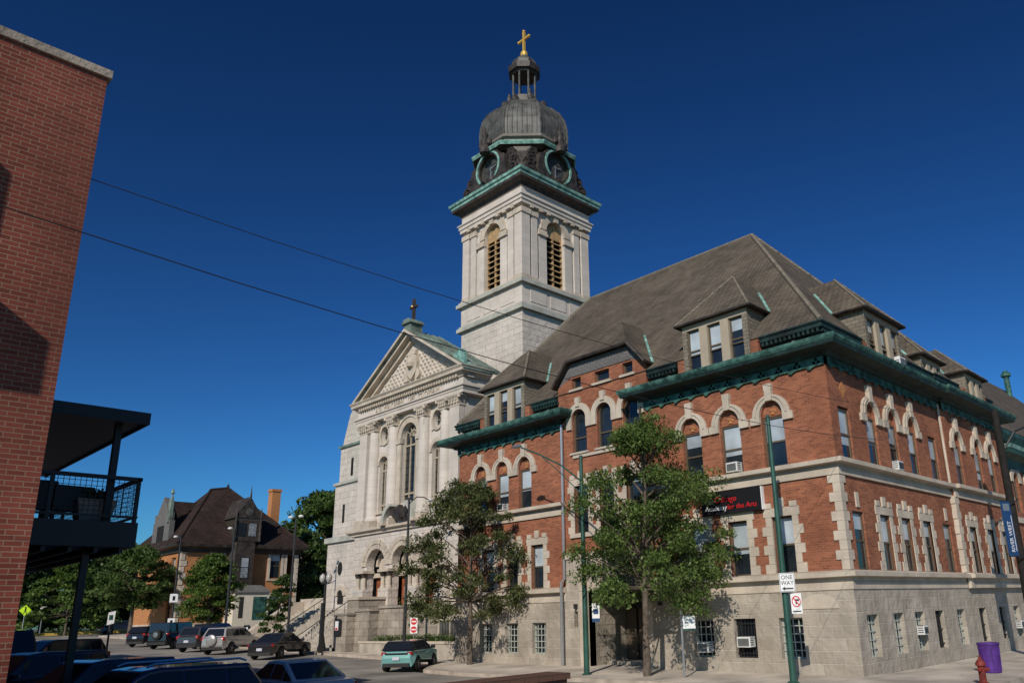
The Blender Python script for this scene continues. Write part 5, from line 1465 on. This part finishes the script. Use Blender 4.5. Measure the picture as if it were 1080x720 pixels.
b = MB(); b.sweep([(0, 10), (0, 0), (44, 0)], [(0, 9.3), (.1, 9.3), (.15, 9.8), (.7, 9.95), (.75, 10.2), (0, 10.25)], M['copper_d']); b.sweep([(0, 10), (0, 0), (44, 0)], [(.6, 10.2), (.78, 10.2), (.85, 10.4), (0, 10.5)], M['copper'])
b.sweep([(.3, 10), (.3, .3), (44, .3)], [(0, 10.9), (.3, 10.95), (.5, 11.3), (.52, 11.5), (0, 11.6)], M['copper_d']); b.box(.3, 44, .3, .6, 10.4, 11.4, M['brick']); b.build('cornice', nb)
b = MB()
e = [(-.1, -.2, 11.55), (44.2, -.2, 11.55), (44.2, 18, 11.55), (-.1, 18, 11.55)]
p0, p1 = (20.5, 8.5, 21.7), (36, 8.5, 21.9)
b.poly([e[0], e[1], p1, p0], M['slate']); b.poly([e[1], e[2], p1], M['slate']); b.poly([e[2], e[3], p0, p1], M['slate']); b.poly([e[3], e[0], p0], M['slate']); b.poly(e, M['slate'])
b.build('roof', nb)
b = MB(); b.lathe([(.26, 19.8), (.26, 22.6), (.45, 22.7), (.45, 22.95), (.1, 23.3)], M['copper_f'], 8, 33.5, 7.6); b.build('roof_vent', nb)

# ------------------------------------------------------------------ cars
def car(label, loc, heading, paint, kind='sedan', group=None, name='parked_car', L=4.6, Wd=1.8, H=1.45, spare=False, trim=None, roofc=None, rails=False, plate=True):
    """heading: compass-like azimuth (from +y towards +x), degrees. Local x = forward."""
    t = thing(name, label, 'car' if kind not in ('jeep',) else 'jeep', loc, R(90 - heading), group)
    hw = Wd / 2; wb = L * .58; xr, xf = -wb / 2 - .02 * L, wb / 2 - .02 * L; wr = .33 if kind in ('sedan', 'hatch') else .36
    x0, x1 = -L / 2, L / 2
    belt = H * (.68 if kind == 'hatch' else .63 if kind != 'van' else .55)
    zb = .2 if kind in ('sedan', 'hatch') else .28
    def wa(xc): return [(xc + (wr + .06) * math.cos(R(a)), wr + (wr + .06) * math.sin(R(a))) for a in range(180 - 12, 11, -24)]
    if kind == 'sedan':
        up_ = [(x1 - .02, .45), (x1 - .06, .66), (x1 - .3, .78), (L * .20, belt), (-L * .30, belt + .03), (x0 + .12, belt + .01), (x0 + .0, belt - .12), (x0 + .03, .42)]
        cab = [(L * .21, belt), (L * .05, H - .03), (-L * .02, H), (-L * .16, H - .03), (-L * .37, belt)]
    elif kind == 'hatch':
        up_ = [(x1 - .02, .45), (x1 - .05, .72), (x1 - .35, .86), (L * .22, belt), (-L * .40, belt), (x0 + .06, belt - .04), (x0, .62), (x0 + .06, .36)]
        cab = [(L * .21, belt), (L * .06, H - .03), (0, H), (-L * .40, H - .03), (-L * .475, belt)]
    elif kind in ('suv', 'jeep', 'van'):
        fr_ = .80 * belt if kind != 'jeep' else belt - .03
        up_ = [(x1 - .02, .5), (x1 - .05, fr_ - .04), (x1 - .3, fr_ + .05), (L * .24, belt), (-L * .42, belt), (x0 + .03, belt - .03), (x0, .6), (x0 + .05, .42)]
        if kind == 'jeep': cab = [(L * .17, belt), (L * .12, H - .03), (L * .1, H), (-L * .46, H), (-L * .475, belt)]
        else: cab = [(L * .23, belt), (L * .07, H - .04), (0, H), (-L * .40, H - .03), (-L * .47, belt)]
    prof = [(x0 + .1, zb)] + wa(xr) + wa(xf) + [(x1 - .1, zb)] + up_
    b = MB()
    def inset(z): return 0.0 if z < .5 else .05 * (z - .5) / .5
    n = len(prof)
    def endtaper(x):
        e_ = max(0, (abs(x) - L * .36) / (L * .14)); return .16 * e_ * e_
    v = [(x, -(hw - inset(z) - endtaper(x)), z) for x, z in prof] + [(x, hw - inset(z) - endtaper(x), z) for x, z in prof]
    b.add(v, [list(range(n)), list(range(2 * n - 1, n - 1, -1))] + [(i, n + i, n + (i + 1) % n, (i + 1) % n) for i in range(n)], paint)
    body = b.build('body', t, bevel=.05)
    # cabin
    c = MB()
    top_in = .2 if kind != 'jeep' else .06
    def cw(z): return hw - .07 - top_in * ((z - belt) / (H - belt)) ** 1.3
    rc = roofc or paint
    ring = [[(x, -cw(z), z) for x, z in cab], [(x, cw(z), z) for x, z in cab]]
    m_ = len(cab)
    vs = ring[0] + ring[1]
    c.add(vs, [list(range(m_)), list(range(2 * m_ - 1, m_ - 1, -1))] + [(i, m_ + i, m_ + i + 1, i + 1) for i in range(m_ - 1)], rc)
    c.build('roof', t, bevel=.035)
    def lerp(p, q, s): return tuple(p[i] + (q[i] - p[i]) * s for i in range(3))
    G = M['glass_car']
    def pane(name, quad, ix, iz, off):
        (a, b_, c_, d_) = quad   # a,b bottom ; d,c top
        g = MB()
        A_, B_ = lerp(a, b_, ix), lerp(a, b_, 1 - ix); D_, C_ = lerp(d_, c_, ix), lerp(d_, c_, 1 - ix)
        pts = [lerp(A_, D_, iz), lerp(B_, C_, iz), lerp(B_, C_, 1 - iz), lerp(A_, D_, 1 - iz)]
        nrm = (Vector(pts[1]) - Vector(pts[0])).cross(Vector(pts[3]) - Vector(pts[0])).normalized()
        cen = sum((Vector(p) for p in pts), Vector()) / 4
        if nrm.dot(cen - Vector((0, 0, belt * .9))) < 0: nrm = -nrm
        P = [tuple(Vector(p) + nrm * off) for p in pts] + [tuple(Vector(p) - nrm * .01) for p in pts]
        g.add(P, [(0, 1, 2, 3), (4, 5, 6, 7), (0, 1, 5, 4), (1, 2, 6, 5), (2, 3, 7, 6), (3, 0, 4, 7)], G)
        return g.build(name, t)
    f0, f1 = cab[0], cab[1]; r0, r1 = cab[-1], cab[-2]
    wp = lambda p, s: (p[0], s * cw(p[1]), p[1])
    pane('windshield', (wp(f0, -1), wp(f0, 1), wp(f1, 1), wp(f1, -1)), .06, .08, .012)
    pane('rear_window', (wp(r0, -1), wp(r0, 1), wp(r1, 1), wp(r1, -1)), .08, .12, .012)
    # side glass: outline between belt and roof, split by a pillar
    for s in (-1, 1):
        def at(x, fz):
            # top edge height at x along the cabin outline
            zt = None
            for (xa, za), (xb, zb_) in zip(cab[:-1], cab[1:]):
                if xb <= x <= xa: zt = za + (zb_ - za) * (xa - x) / max(1e-6, xa - xb)
            z = belt + (zt - belt) * fz
            return (x, s * (cw(z) + .012), z)
        xa, xb = cab[0][0], cab[-1][0]
        splits = [xa - .16, (xa + xb) / 2 + .1, xb + (xa - xb) * .26, xb + .16] if kind != 'hatch' else [xa - .16, xb + (xa - xb) * .38, xb + .16]
        for i in range(len(splits) - 1):
            A_, B_ = splits[i] - (.04 if i else 0), splits[i + 1] + .04
            g = MB(); N = 7
            xs = [A_ + (B_ - A_) * k_ / N for k_ in range(N + 1)]
            lo = [at(x, .1) for x in xs]; hi = [at(x, .84) for x in xs]
            def th(p, d): return (p[0], p[1] - s * d, p[2])
            g.loft([[l_, h_, th(h_, .03), th(l_, .03)] for l_, h_ in zip(lo, hi)], G)
            g.build('side_window', t)
        if trim:
            xs = [xa - .12 + (xb - xa + .24) * k_ / 12 for k_ in range(13)]
            g = MB(); g.tube([at(x, .9) for x in xs], .018, M['chrome'], 5); g.build('window_trim', t)
        mr = MB(); mx_ = cab[0][0] - .25
        mr.box(mx_ - .08, mx_ + .08, *sorted((s * (hw - .02), s * (hw + .18))), belt + .0, belt + .15, rc); mr.build('mirror', t, bevel=.03)
        if rails:
            g = MB(); g.tube([(cab[1][0] - .1, s * (hw - .33), H + .02), (cab[1][0] - .25, s * (hw - .33), H + .07), (cab[-2][0] + .2, s * (hw - .33), H + .07), (cab[-2][0] + .05, s * (hw - .33), H + .02)], .025, M['chrome'] if trim else M['iron'], 6); g.build('roof_rail', t)
        dh = MB()
        for x in ((.05 * L, -.16 * L) if kind != 'hatch' else (.02 * L,)):
            dh.box(x - .1, x + .1, *sorted((s * (hw - .05), s * (hw - .0))), belt - .16, belt - .12, M['chrome'] if trim else paint)
        dh.build_each('door_handle', t)
        for xc in (xr, xf):
            y_ = s * (hw - .12)
            ty = MB()
            pr = [(wr * .66, -.11), (wr * .95, -.11), (wr, -.07), (wr, .07), (wr * .95, .11), (wr * .66, .11)]
            ty.loft([[(xc + r_ * math.cos(R(a)), y_ + s * o_, wr + r_ * math.sin(R(a))) for a in range(0, 360, 18)] for r_, o_ in pr], M['rubber'])
            wl_ = ty.build('wheel', t)
            rm = MB()
            rm.loft([[(xc + r_ * math.cos(R(a)), y_ + s * o_, wr + r_ * math.sin(R(a))) for a in range(0, 360, 18)] for r_, o_ in ((wr * .66, .1), (wr * .6, .08), (wr * .2, .1))], M['rim'] if kind != 'hatch' else M['rubber'])
            for k_ in range(5):
                a = R(72 * k_); rm.tube([(xc, y_ + s * .1, wr), (xc + wr * .62 * math.cos(a), y_ + s * .1, wr + wr * .62 * math.sin(a))], .03, M['rim'], 5)
            rm.build('rim', wl_)
        tl = MB(); zt_ = belt - .2
        tl.box(x0 - .015 + .06, x0 + .25, *sorted((s * (hw - .36), s * (hw - .1))), zt_, zt_ + (.14 if kind != 'suv' else .22), M['taillight']); tl.build('taillight', t, bevel=.02)
        hl = MB(); hl.box(x1 - .3, x1 - .04, *sorted((s * (hw - .5), s * (hw - .17))), .58, .72, M['headlight']); hl.build('headlight', t, bevel=.02)
    bu = MB(); bu.box(x0 - .03, x0 + .2, -hw + .2, hw - .2, zb + .02, zb + .2, M['plastic_b']); bu.build('bumper', t, bevel=.02); bu = MB(); bu.box(x1 - .2, x1 + .03, -hw + .22, hw - .22, zb + .02, zb + .2, M['plastic_b']); bu.build('bumper', t, bevel=.02)
    if plate:
        p = MB(); p.box(x0 - .035, x0 + .05, -.17, .17, belt - .42, belt - .27, M['plate']); p.build('number_plate', t)
    if spare:
        sp = MB(); sp.loft([[(x0 - o_, r_ * math.cos(R(a)), belt - .17 + r_ * math.sin(R(a))) for a in range(0, 360, 15)] for r_, o_ in ((.34, -.02), (.36, .05), (.35, .15), (.28, .2), (.1, .21))], M['silver_paint'] if kind == 'suv' else M['rubber'])
        so = sp.build('spare_wheel', t, smooth=True)
        if kind == 'jeep':
            rm = MB(); rm.loft([[(x0 - o_, r_ * math.cos(R(a)), belt - .17 + r_ * math.sin(R(a))) for a in range(0, 360, 20)] for r_, o_ in ((.2, .2), (.19, .23), (.05, .24))], M['rim']); rm.build('rim', so)
    if kind == 'hatch':
        st_ = MB(); st_.box(x0 - .02, x0 + .04, -hw + .3, hw - .3, belt - .16, belt - .1, M['sign_black']); st_.build('tailgate_strip', t)
    return t

def cpaint(n, c, r=.25, m=0.3): return surf(n, c, r, var=.05, scale=2, metal=m, spec=.5, coat=.6)
M['glass_car'] = surf('car_glass', (0.012, 0.014, 0.016), 0.05, var=.1, spec=.7)
M['rubber'] = plain('tyre_rubber', (0.015, 0.015, 0.015), .85)
M['rim'] = plain('alloy_rim', (0.28, 0.28, 0.29), .35, metal=.8)
M['chrome'] = plain('chrome_trim', (0.6, 0.6, 0.6), .2, metal=1.0)
M['taillight'] = plain('red_lens', (0.35, 0.01, 0.012), .2, spec=.6)
M['headlight'] = plain('clear_lens', (0.5, 0.5, 0.52), .1, spec=.6)
M['plate'] = plain('number_plate_white', (0.5, 0.52, 0.58), .5)
M['plastic_b'] = plain('black_plastic', (0.02, 0.02, 0.021), .6)
M['teal_paint'] = cpaint('teal_car_paint', (0.17, 0.40, 0.385), .3, .1)
M['silver_paint'] = cpaint('silver_car_paint', (0.42, 0.41, 0.39), .3, .5)
M['charcoal_paint'] = cpaint('charcoal_car_paint', (0.035, 0.033, 0.036), .25, .4)
M['black_paint'] = cpaint('black_car_paint', (0.012, 0.012, 0.014), .2, .1)
M['grey_paint'] = cpaint('pewter_car_paint', (0.06, 0.056, 0.058), .25, .4)
M['blue_paint'] = cpaint('navy_car_paint', (0.018, 0.03, 0.06), .2, .2)
M['white_paint'] = cpaint('white_car_paint', (0.42, 0.43, 0.46), .3, .0)
PG = 'cars angle-parked along the church side of the street'
def slot(px, py, back):   # rear contact point -> centre
    return (px + math.sin(R(50)) * back, py + math.cos(R(50)) * back)
def parked(label, px, py, L, **kw):
    cx, cy = (px, py)
    dz = gy(cy) - .15
    return car(label, (cx, cy, dz), 55, L=L, group=PG, **kw)
parked('teal two-door hatchback with black roof, parked nearest the school corner', 23.3, 34.7, 3.75, Wd=1.72, H=1.40, paint=M['teal_paint'], kind='hatch', roofc=M['black_paint'])
parked('dark charcoal sedan parked between the silver car and the lamp with two globes', 23.3, 48.6, 4.7, Wd=1.82, H=1.44, paint=M['charcoal_paint'], kind='sedan')
parked('silver sport utility car with covered spare wheel on its tailgate', 23.3, 55.7, 4.5, Wd=1.8, H=1.68, paint=M['silver_paint'], kind='suv', spare=True)
parked('dark pewter hatchback parked left of the silver car with spare wheel', 23.3, 60.0, 4.5, Wd=1.82, H=1.66, paint=M['grey_paint'], kind='suv')
parked('black sport utility car mostly hidden behind the silver car', 25.3, 63.2, 4.6, Wd=1.85, H=1.75, paint=M['black_paint'], kind='suv')
parked('black boxy off-road car with spare wheel on its back door', 23.3, 65.8, 4.3, Wd=1.85, H=1.85, paint=M['black_paint'], kind='jeep', spare=True, name='parked_jeep')
parked('small black hatchback at the far left end of the parked row', 23.3, 70.6, 4.3, Wd=1.78, H=1.52, paint=M['black_paint'], kind='hatch')
FG = 'dark cars in the shade of the brick building'
car('pale grey-blue sedan seen from behind on the shaded side street', (11.95, 24.0, -.15), 0, M['white_paint'], 'sedan', FG, 'car', L=4.75, Wd=1.84, H=1.48)
car('dark navy sport utility car with chrome window trim and roof rails, closest to the camera', (5.95, 18.4, -.15), 262, M['blue_paint'], 'suv', FG, 'car', L=4.8, Wd=1.9, H=1.78, trim=True, rails=True)
car('dark navy car whose curved roof shows behind the chrome trimmed car', (6.6, 24.4, -.15), 255, M['blue_paint'], 'suv', FG, 'car', L=4.7, Wd=1.88, H=1.78)
car('black car under the balcony beside the brick wall edge', (6.6, 30.6, -.15), 255, M['blue_paint'], 'suv', FG, 'car', L=4.8, Wd=1.9, H=1.9)
car('black van standing at the brick wall edge behind the other shaded cars', (7.0, 38, gy(38) - .15), 0, M['black_paint'], 'van', FG, 'parked_van', L=5.2, Wd=1.95, H=2.4)
car('black car behind the balcony post, farthest in the shade', (10.2, 44, gy(44) - .15), 255, M['black_paint'], 'suv', FG, 'car', L=4.7, Wd=1.85, H=1.75)
car('distant blue car at the kerb of the far street', (30, 101, 1.6), 90, M['blue_paint'], 'sedan', None, 'car', L=4.6, Wd=1.8, H=1.45)

# ------------------------------------------------------------------ poles, lamps, signs
def pole(mb, h, r0, r1, mat, base=True, z0=0.0):
    if base: mb.lathe([(r0 * 2.1, z0), (r0 * 2.1, z0 + .12), (r0 * 1.5, z0 + .3), (r0 * 1.15, z0 + .7)], mat, 12)
    mb.tube([(0, 0, z0), (0, 0, z0 + h)], [r0, r1], mat, 12)
pl = thing('traffic_pole', 'plain green steel pole carrying the one way sign at the corner', 'pole', (23.6, 13.8, 0))
b = MB(); b.tube([(0, 0, 0), (0, 0, 8.67)], [.115, .07], M['pole_g'], 12); b.lathe([(.2, 0), (.2, .06), (.13, .1)], M['pole_g'], 12); b.build('post', pl, smooth=True)
b = MB(); b.lathe([(.075, 8.67), (.09, 8.69), (.05, 8.78), (.0, 8.8)], M['pole_g'], 10); b.build('cap', pl)
toc = math.atan2(-23.6, 13.8)     # faces the camera
t = thing('one_way_sign', 'white sign with ONE WAY and a left arrow on the green corner pole', 'sign', (23.5, 13.62, 2.82), R(-58))
t.scale = (.82, 1, .84)
b = MB(); b.box(-.3, .3, -.02, 0, 0, .72, M['white']); b.box(-.28, .28, -.024, -.02, .02, .035, M['sign_black']); b.box(-.28, .28, -.024, -.02, .685, .7, M['sign_black']); b.box(-.285, -.27, -.024, -.02, .02, .7, M['sign_black']); b.box(.27, .285, -.024, -.02, .02, .7, M['sign_black']); b.build('plate', t)
b = MB(); b.text('ONE', .22, M['sign_black'], 0, -.026, .48, .006); b.text('WAY', .22, M['sign_black'], 0, -.026, .27, .006)
b.prism([(-.22, .13), (-.1, .2), (-.1, .155), (.22, .155), (.22, .105), (-.1, .105), (-.1, .06)], -.028, -.022, M['sign_black']); b.build('legend', t)
t = thing('no_turn_sign', 'white sign with a red crossed circle below the one way sign', 'sign', (23.64, 13.58, 2.14), R(-70))
t.scale = (.72, 1, .88)
b = MB(); b.box(-.06, .42, -.02, 0, 0, .72, M['white']); b.build('plate', t)
b = MB(); b.panel(arc(.18, .43, .2, 0, 345, 24), [arc(.18, .43, .16, 0, 345, 24)], -.026, -.02, M['sign_red']); b.prism([(.04, .55), (.07, .58), (.32, .31), (.29, .28)], -.03, -.024, M['sign_red'])
b.prism([(.14, .33), (.2, .33), (.2, .45), (.26, .45), (.26, .41), (.32, .48), (.26, .55), (.26, .51), (.14, .51)], -.026, -.02, M['sign_black']); b.box(0, .36, -.026, -.02, .06, .1, M['sign_black']); b.build('legend', t)
# street light with davit arm
pl = thing('street_light', 'green street light pole between the two locust trees, cobra head arm over the pavement', 'street light', (23.5, 22.85, 0))
b = MB(); b.tube([(0, 0, 0), (0, 0, 8.75)], [.115, .075], M['pole_g'], 12); b.lathe([(.2, 0), (.2, .06), (.13, .1)], M['pole_g'], 12); b.build('post', pl, smooth=True)
b = MB(); b.tube([(0, 0, 7.65), (.02, 1.2, 8.5), (.02, 2.6, 9.2), (.02, 3.9, 9.75)], .035, M['pole_g'], 8); b.tube([(0, 0, 7.1), (.02, 1.4, 8.3), (.02, 2.4, 9.05)], .02, M['pole_g'], 6); b.build('arm', pl)
b = MB(); b.lathe([(.0, -.06), (.12, -.04), (.15, .03), (.1, .1), (0, .12)], M['steel'], 12); b.v = [(x, y * 2.2 + 4.1, z + 9.78) for x, y, z in b.v]; b.build('lamp_head', pl, smooth=True)
t = thing('bus_stop_sign', 'small blue and white plate clamped to the green pole by the entrance', 'sign', (23.75, 22.7, 2.0), R(-50))
b = MB(); b.box(0, .3, -.02, 0, 0, .72, M['white']); b.box(0, .3, -.024, -.02, 0, .14, M['sign_blue']); b.box(.05, .25, -.024, -.02, .3, .5, M['sign_blue']); b.build('plate', t)
# bus stop post
t = thing('bus_stop', 'galvanised bus stop post with white and green flag sign on the pavement', 'bus stop', (23.75, 18.24, 0), R(-52))
t.scale = (1, 1, .96)
b = MB(); b.tube([(0, 0, 0), (0, 0, 2.45)], .04, M['steel'], 8); b.build('post', t)
b = MB(); b.box(.05, .5, -.02, 0, 1.72, 2.24, M['white']); b.box(.05, .5, -.024, -.02, 1.72, 1.78, M['pole_g']); b.box(.1, .45, -.024, -.02, 2.08, 2.12, M['steel']); b.box(.1, .4, -.024, -.02, 1.98, 2.01, M['steel']); b.build('flag_sign', t)
# do not enter
t = thing('no_entry_sign', 'white sign with red discs on a steel post in front of the hedge', 'sign', (26.6, 39.4, gy(39)), R(-50))
b = MB(); b.tube([(0, .03, 0), (0, .03, 2.2)], .03, M['steel'], 8); b.build('post', t)
b = MB(); b.box(-.21, .21, -.02, 0, 1.3, 2.15, M['white']); b.build('plate', t)
b = MB()
for z in (1.94, 1.51): b.panel(arc(0, z, .175, 0, 345, 24), [], -.026, -.02, M['sign_red']); b.box(-.13, .13, -.03, -.026, z - .035, z + .035, M['white'])
b.build('legend', t)

def arm_lamp(label, loc, h, side, arm_len, cat='street lamp', lamp='steel', heads=1, rz=0.0):
    t = thing('street_lamp', label, cat, loc, rz, 'tall lamp posts on the side street')
    b = MB(); pole(b, h, .1, .06, M['iron']); b.build('post', t, smooth=True)
    b = MB(); b.tube([(0, 0, h - .35), (side * arm_len * .4, 0, h + .1), (side * arm_len * .8, 0, h + .12), (side * arm_len, 0, h)], .03, M['iron'], 6)
    b.build('arm', t)
    b = MB(); b.lathe([(0.0, -.1), (.13, -.07), (.15, .0), (.08, .08), (0, .1)], M['white'], 12); b.v = [(x * 1.3 + side * (arm_len + .15), y, z + h - .02) for x, y, z in b.v]; b.build('lamp_head', t, smooth=True)
    return t
arm_lamp('black lamp post in front of the church arches with arm towards the doors', (26.2, 39.7, gy(40)), 8.9, 1, 1.3)
t = arm_lamp('tall black lamp post with double white heads beside the orange house', (26.4, 54.2, gy(54)), 8.9, -1, .25)
b = MB(); b.lathe([(0.0, -.1), (.13, -.07), (.15, .0), (.08, .08), (0, .1)], M['white'], 12); b.v = [(x * 1.3 + .35, y, z + 9.0) for x, y, z in b.v]; b.build('lamp_head', t, smooth=True)
b = MB(); b.tube([(0, 0, 7.9), (-1.6, 1.2, 8.7), (-3.1, 2.4, 8.8)], .035, M['iron'], 6); b.build('cross_arm', t)
arm_lamp('lamp post with white head against the house wall left of the bay', (26.3, 64.4, gy(64)), 8.8, -1, .2)
arm_lamp('lamp post with white sign plates between the jeep and the yellow-green tree', (26.3, 75.8, gy(76)), 8.8, -1, .3)
for dz, w, h, lab in ((3.1, .62, .75, 'square white regulation sign on the lamp post above the black jeep'), (1.2, .55, .6, 'lower white sign on the lamp post above the black jeep')):
    t = thing('street_sign', lab, 'sign', (26.2, 75.6, gy(76) + dz), R(-18))
    b = MB(); b.box(-w / 2, w / 2, -.02, 0, 0, h, M['white']); b.box(-w * .15, w * .2, -.025, -.02, h * .25, h * .75, M['sign_black']); b.box(-w / 2 + .02, w / 2 - .02, -.024, -.02, .02, .05, M['sign_black']); b.build('plate', t)
    b = MB(); b.box(-.03, .03, 0, .06, h * .3, h * .6, M['steel']); b.build('bracket', t)
# ornamental two-globe lamp
t = thing('globe_lamp', 'short black ornamental lamp with two frosted globes before the church steps', 'street lamp', (26.3, 49.2, gy(49)))
b = MB(); b.lathe([(.28, 0), (.28, .2), (.2, .5), (.13, .9), (.09, 1.1), (.075, 4.2), (.1, 4.3)], M['iron'], 12); b.box(-.06, .06, -.5, .5, 4.2, 4.28, M['iron']); b.build('post', t, smooth=True)
for y in (-.42, .42):
    b = MB(); b.lathe([(.08, 4.3), (.16, 4.38), (.2, 4.55), (.17, 4.72), (.08, 4.82), (.02, 4.87)], M['globe'], 14, 0, y); b.build('globe', t, smooth=True)
b = MB(); b.lathe([(.09, 4.3), (.06, 4.9), (.0, 5.05)], M['iron'], 8); b.build('finial', t)
b = MB(); b.box(-.12, .12, -.1, .1, 0, 3.0, M['iron']); 
tag(b.build('signal_cabinet_post', loc=(25.6, 48.0, gy(48)), bevel=.02), 'square black post standing close beside the two-globe lamp', 'post')

# far signs on the left
t = thing('warning_sign', 'fluorescent yellow-green diamond pedestrian sign at the brick wall edge', 'sign', (19.3, 94.4, gy(94)), R(-12))
b = MB(); b.tube([(0, .04, 0), (0, .04, 2.9)], .035, M['steel'], 6); b.build('post', t)
b = MB(); b.prism([(0, 2.1), (.5, 2.6), (0, 3.1), (-.5, 2.6)], -.02, 0, M['sign_yg']); b.build('plate', t)
b = MB(); b.lathe([(0, 2.8), (.07, 2.84), (.07, 2.9), (0, 2.94)], M['sign_black'], 8, 0, -.03); b.prism([(-.05, 2.5), (.07, 2.55), (.1, 2.78), (-.04, 2.78)], -.028, -.02, M['sign_black']); b.prism([(-.04, 2.52), (-.14, 2.28), (-.09, 2.26), (.03, 2.5), (.12, 2.26), (.18, 2.28), (.08, 2.54)], -.028, -.02, M['sign_black']); b.build('pedestrian_symbol', t)
t = thing('parking_sign', 'white parking sign on a thin post left of the dark cars', 'sign', (16.2, 57, gy(57) - .15), R(-16))
b = MB(); b.tube([(0, .04, 0), (0, .04, 2.9)], .06, M['iron'], 6); b.build('post', t)
b = MB(); b.prism([(-.18, 2.0), (.2, 2.1), (.22, 2.85), (-.16, 2.75)], -.02, 0, M['white']); b.box(-.1, .12, -.025, -.02, 2.3, 2.6, M['pole_g']); b.build('plate', t)
for x, y, lab in ((23.0, 104.5, 'small white sign on a post in the park edge'), ):
    t = thing('park_sign', lab, 'sign', (x, y, gy(y)))
    b = MB(); b.tube([(0, .04, 0), (0, .04, 2.8)], .05, M['steel'], 6); b.build('post', t)
    b = MB(); b.box(-.3, .3, -.02, 0, 2.1, 2.9, M['white']); b.build('plate', t)

# right side: utility pole, banner, bin, hydrant
t = thing('utility_pole', 'thick dark pole standing in front of the gap right of the school', 'pole', (37.9, 10.5, 0))
b = MB(); b.tube([(0, 0, -.1), (0, 0, 10.6)], [.2, .15], M['woodpole'], 12); b.build('post', t, smooth=True)
b = MB(); b.tube([(0, 0, 8.6), (.6, -.5, 9.6), (1.8, -1.2, 10.1), (3, -2, 10.2)], .05, M['iron'], 6); b.build('arm', t)
bn = thing('street_banner', 'blue vertical street banner with white lettering hanging from the dark pole', 'banner', (37.35, 10.4, 4.1), R(-20))
b = MB(); b.box(-.62, 0, -.01, .01, 0, 2.3, M['sign_blue']); b.box(-.5, -.1, -.014, -.01, 1.9, 2.2, M['steel']); b.box(-.1, -.07, -.014, -.01, .2, 1.7, M['white']); b.build('cloth', bn)
b = MB(); b.text('RIVER WEST', .3, M['white'], 0, 0, 0, .006, align='LEFT', sx=.8); b.v = [(-.3 - z + .1, -.016 + y, .15 + x) for x, y, z in b.v]; b.build('lettering', bn)
b = MB(); b.box(-.65, .5, -.015, .015, 2.3, 2.34, M['iron']); b.box(-.65, .5, -.015, .015, -.04, 0, M['iron']); b.build('bracket', bn)
t = thing('litter_bin', 'purple plastic litter bin on the pavement by the south wall', 'bin', (29.7, 9.75, 0))
t.scale = (.84, .84, .9)
b = MB(); b.lathe([(.3, 0), (.36, .03), (.37, .25), (.38, .5), (.4, .98), (.43, 1.0), (.43, 1.07), (.36, 1.08), (.34, .9), (.1, .88)], M['purple'], 24); b.build('body', t, smooth=True)
b = MB()
for k_ in range(12): a = R(30 * k_); b.tube([(.37 * math.cos(a), .37 * math.sin(a), .1), (.405 * math.cos(a), .405 * math.sin(a), .95)], .012, M['purple'], 4)
b.build('ribs', t)
t = thing('fire_hydrant', 'red fire hydrant near the bottom edge of the pavement', 'hydrant', (25.75, 8.75, 0))
b = MB(); b.lathe([(.16, 0), (.16, .05), (.1, .08), (.1, .5), (.15, .52), (.15, .58), (.1, .66), (.04, .72), (.05, .78), (.0, .79)], M['hyd_red'], 14); b.build('barrel', t, smooth=True)
for d in ((1, 0), (-1, 0), (0, -1)):
    b = MB(); b.tube([(d[0] * .08, d[1] * .08, .42), (d[0] * .2, d[1] * .2, .42)], [.06, .06], M['hyd_red'], 10); b.tube([(d[0] * .2, d[1] * .2, .42), (d[0] * .24, d[1] * .24, .42)], [.045, .03], M['hyd_red'], 8); b.build('outlet_cap', t)
# low brick wall close to the camera
t = thing('low_brick_wall', 'low brown brick wall end at the bottom edge of the view', 'wall', (7.06, 7.2, -.15))
b = MB(); b.box(-2.4, 0, 0, .35, 0, 1.82, M['brownwall']); b.build('wall', t)
b = MB(); b.box(-2.4, .03, -.03, .38, 1.82, 1.89, M['brownwall']); b.build('coping', t)

# overhead wires
def wire(label, pts, r=.008):
    b = MB(); P = []
    for (a, c) in zip(pts[:-1], pts[1:]):
        for k_ in range(10):
            s = k_ / 10; P.append(tuple(a[i] + (c[i] - a[i]) * s for i in range(3)))
    P.append(pts[-1]); b.tube(P, r, M['iron'], 5)
    tag(b.build('overhead_wire', loc=(0, 0, 0)), label, 'wire', 'overhead wires across the street')
def sag(a, c, d, n=12): return [tuple(a[i] + (c[i] - a[i]) * k_ / n - (4 * d * (k_ / n) * (1 - k_ / n) if i == 2 else 0) for i in range(3)) for k_ in range(n + 1)]
wire('lower black overhead wire crossing the brick building and the gable', sag((-3, 10, 7.3), (24, 10, 7.3), .68))
wire('upper black overhead wire passing in front of the church tower', sag((2.3, 12.9, 9.1), (37.8, 10.5, 10.2), .9))
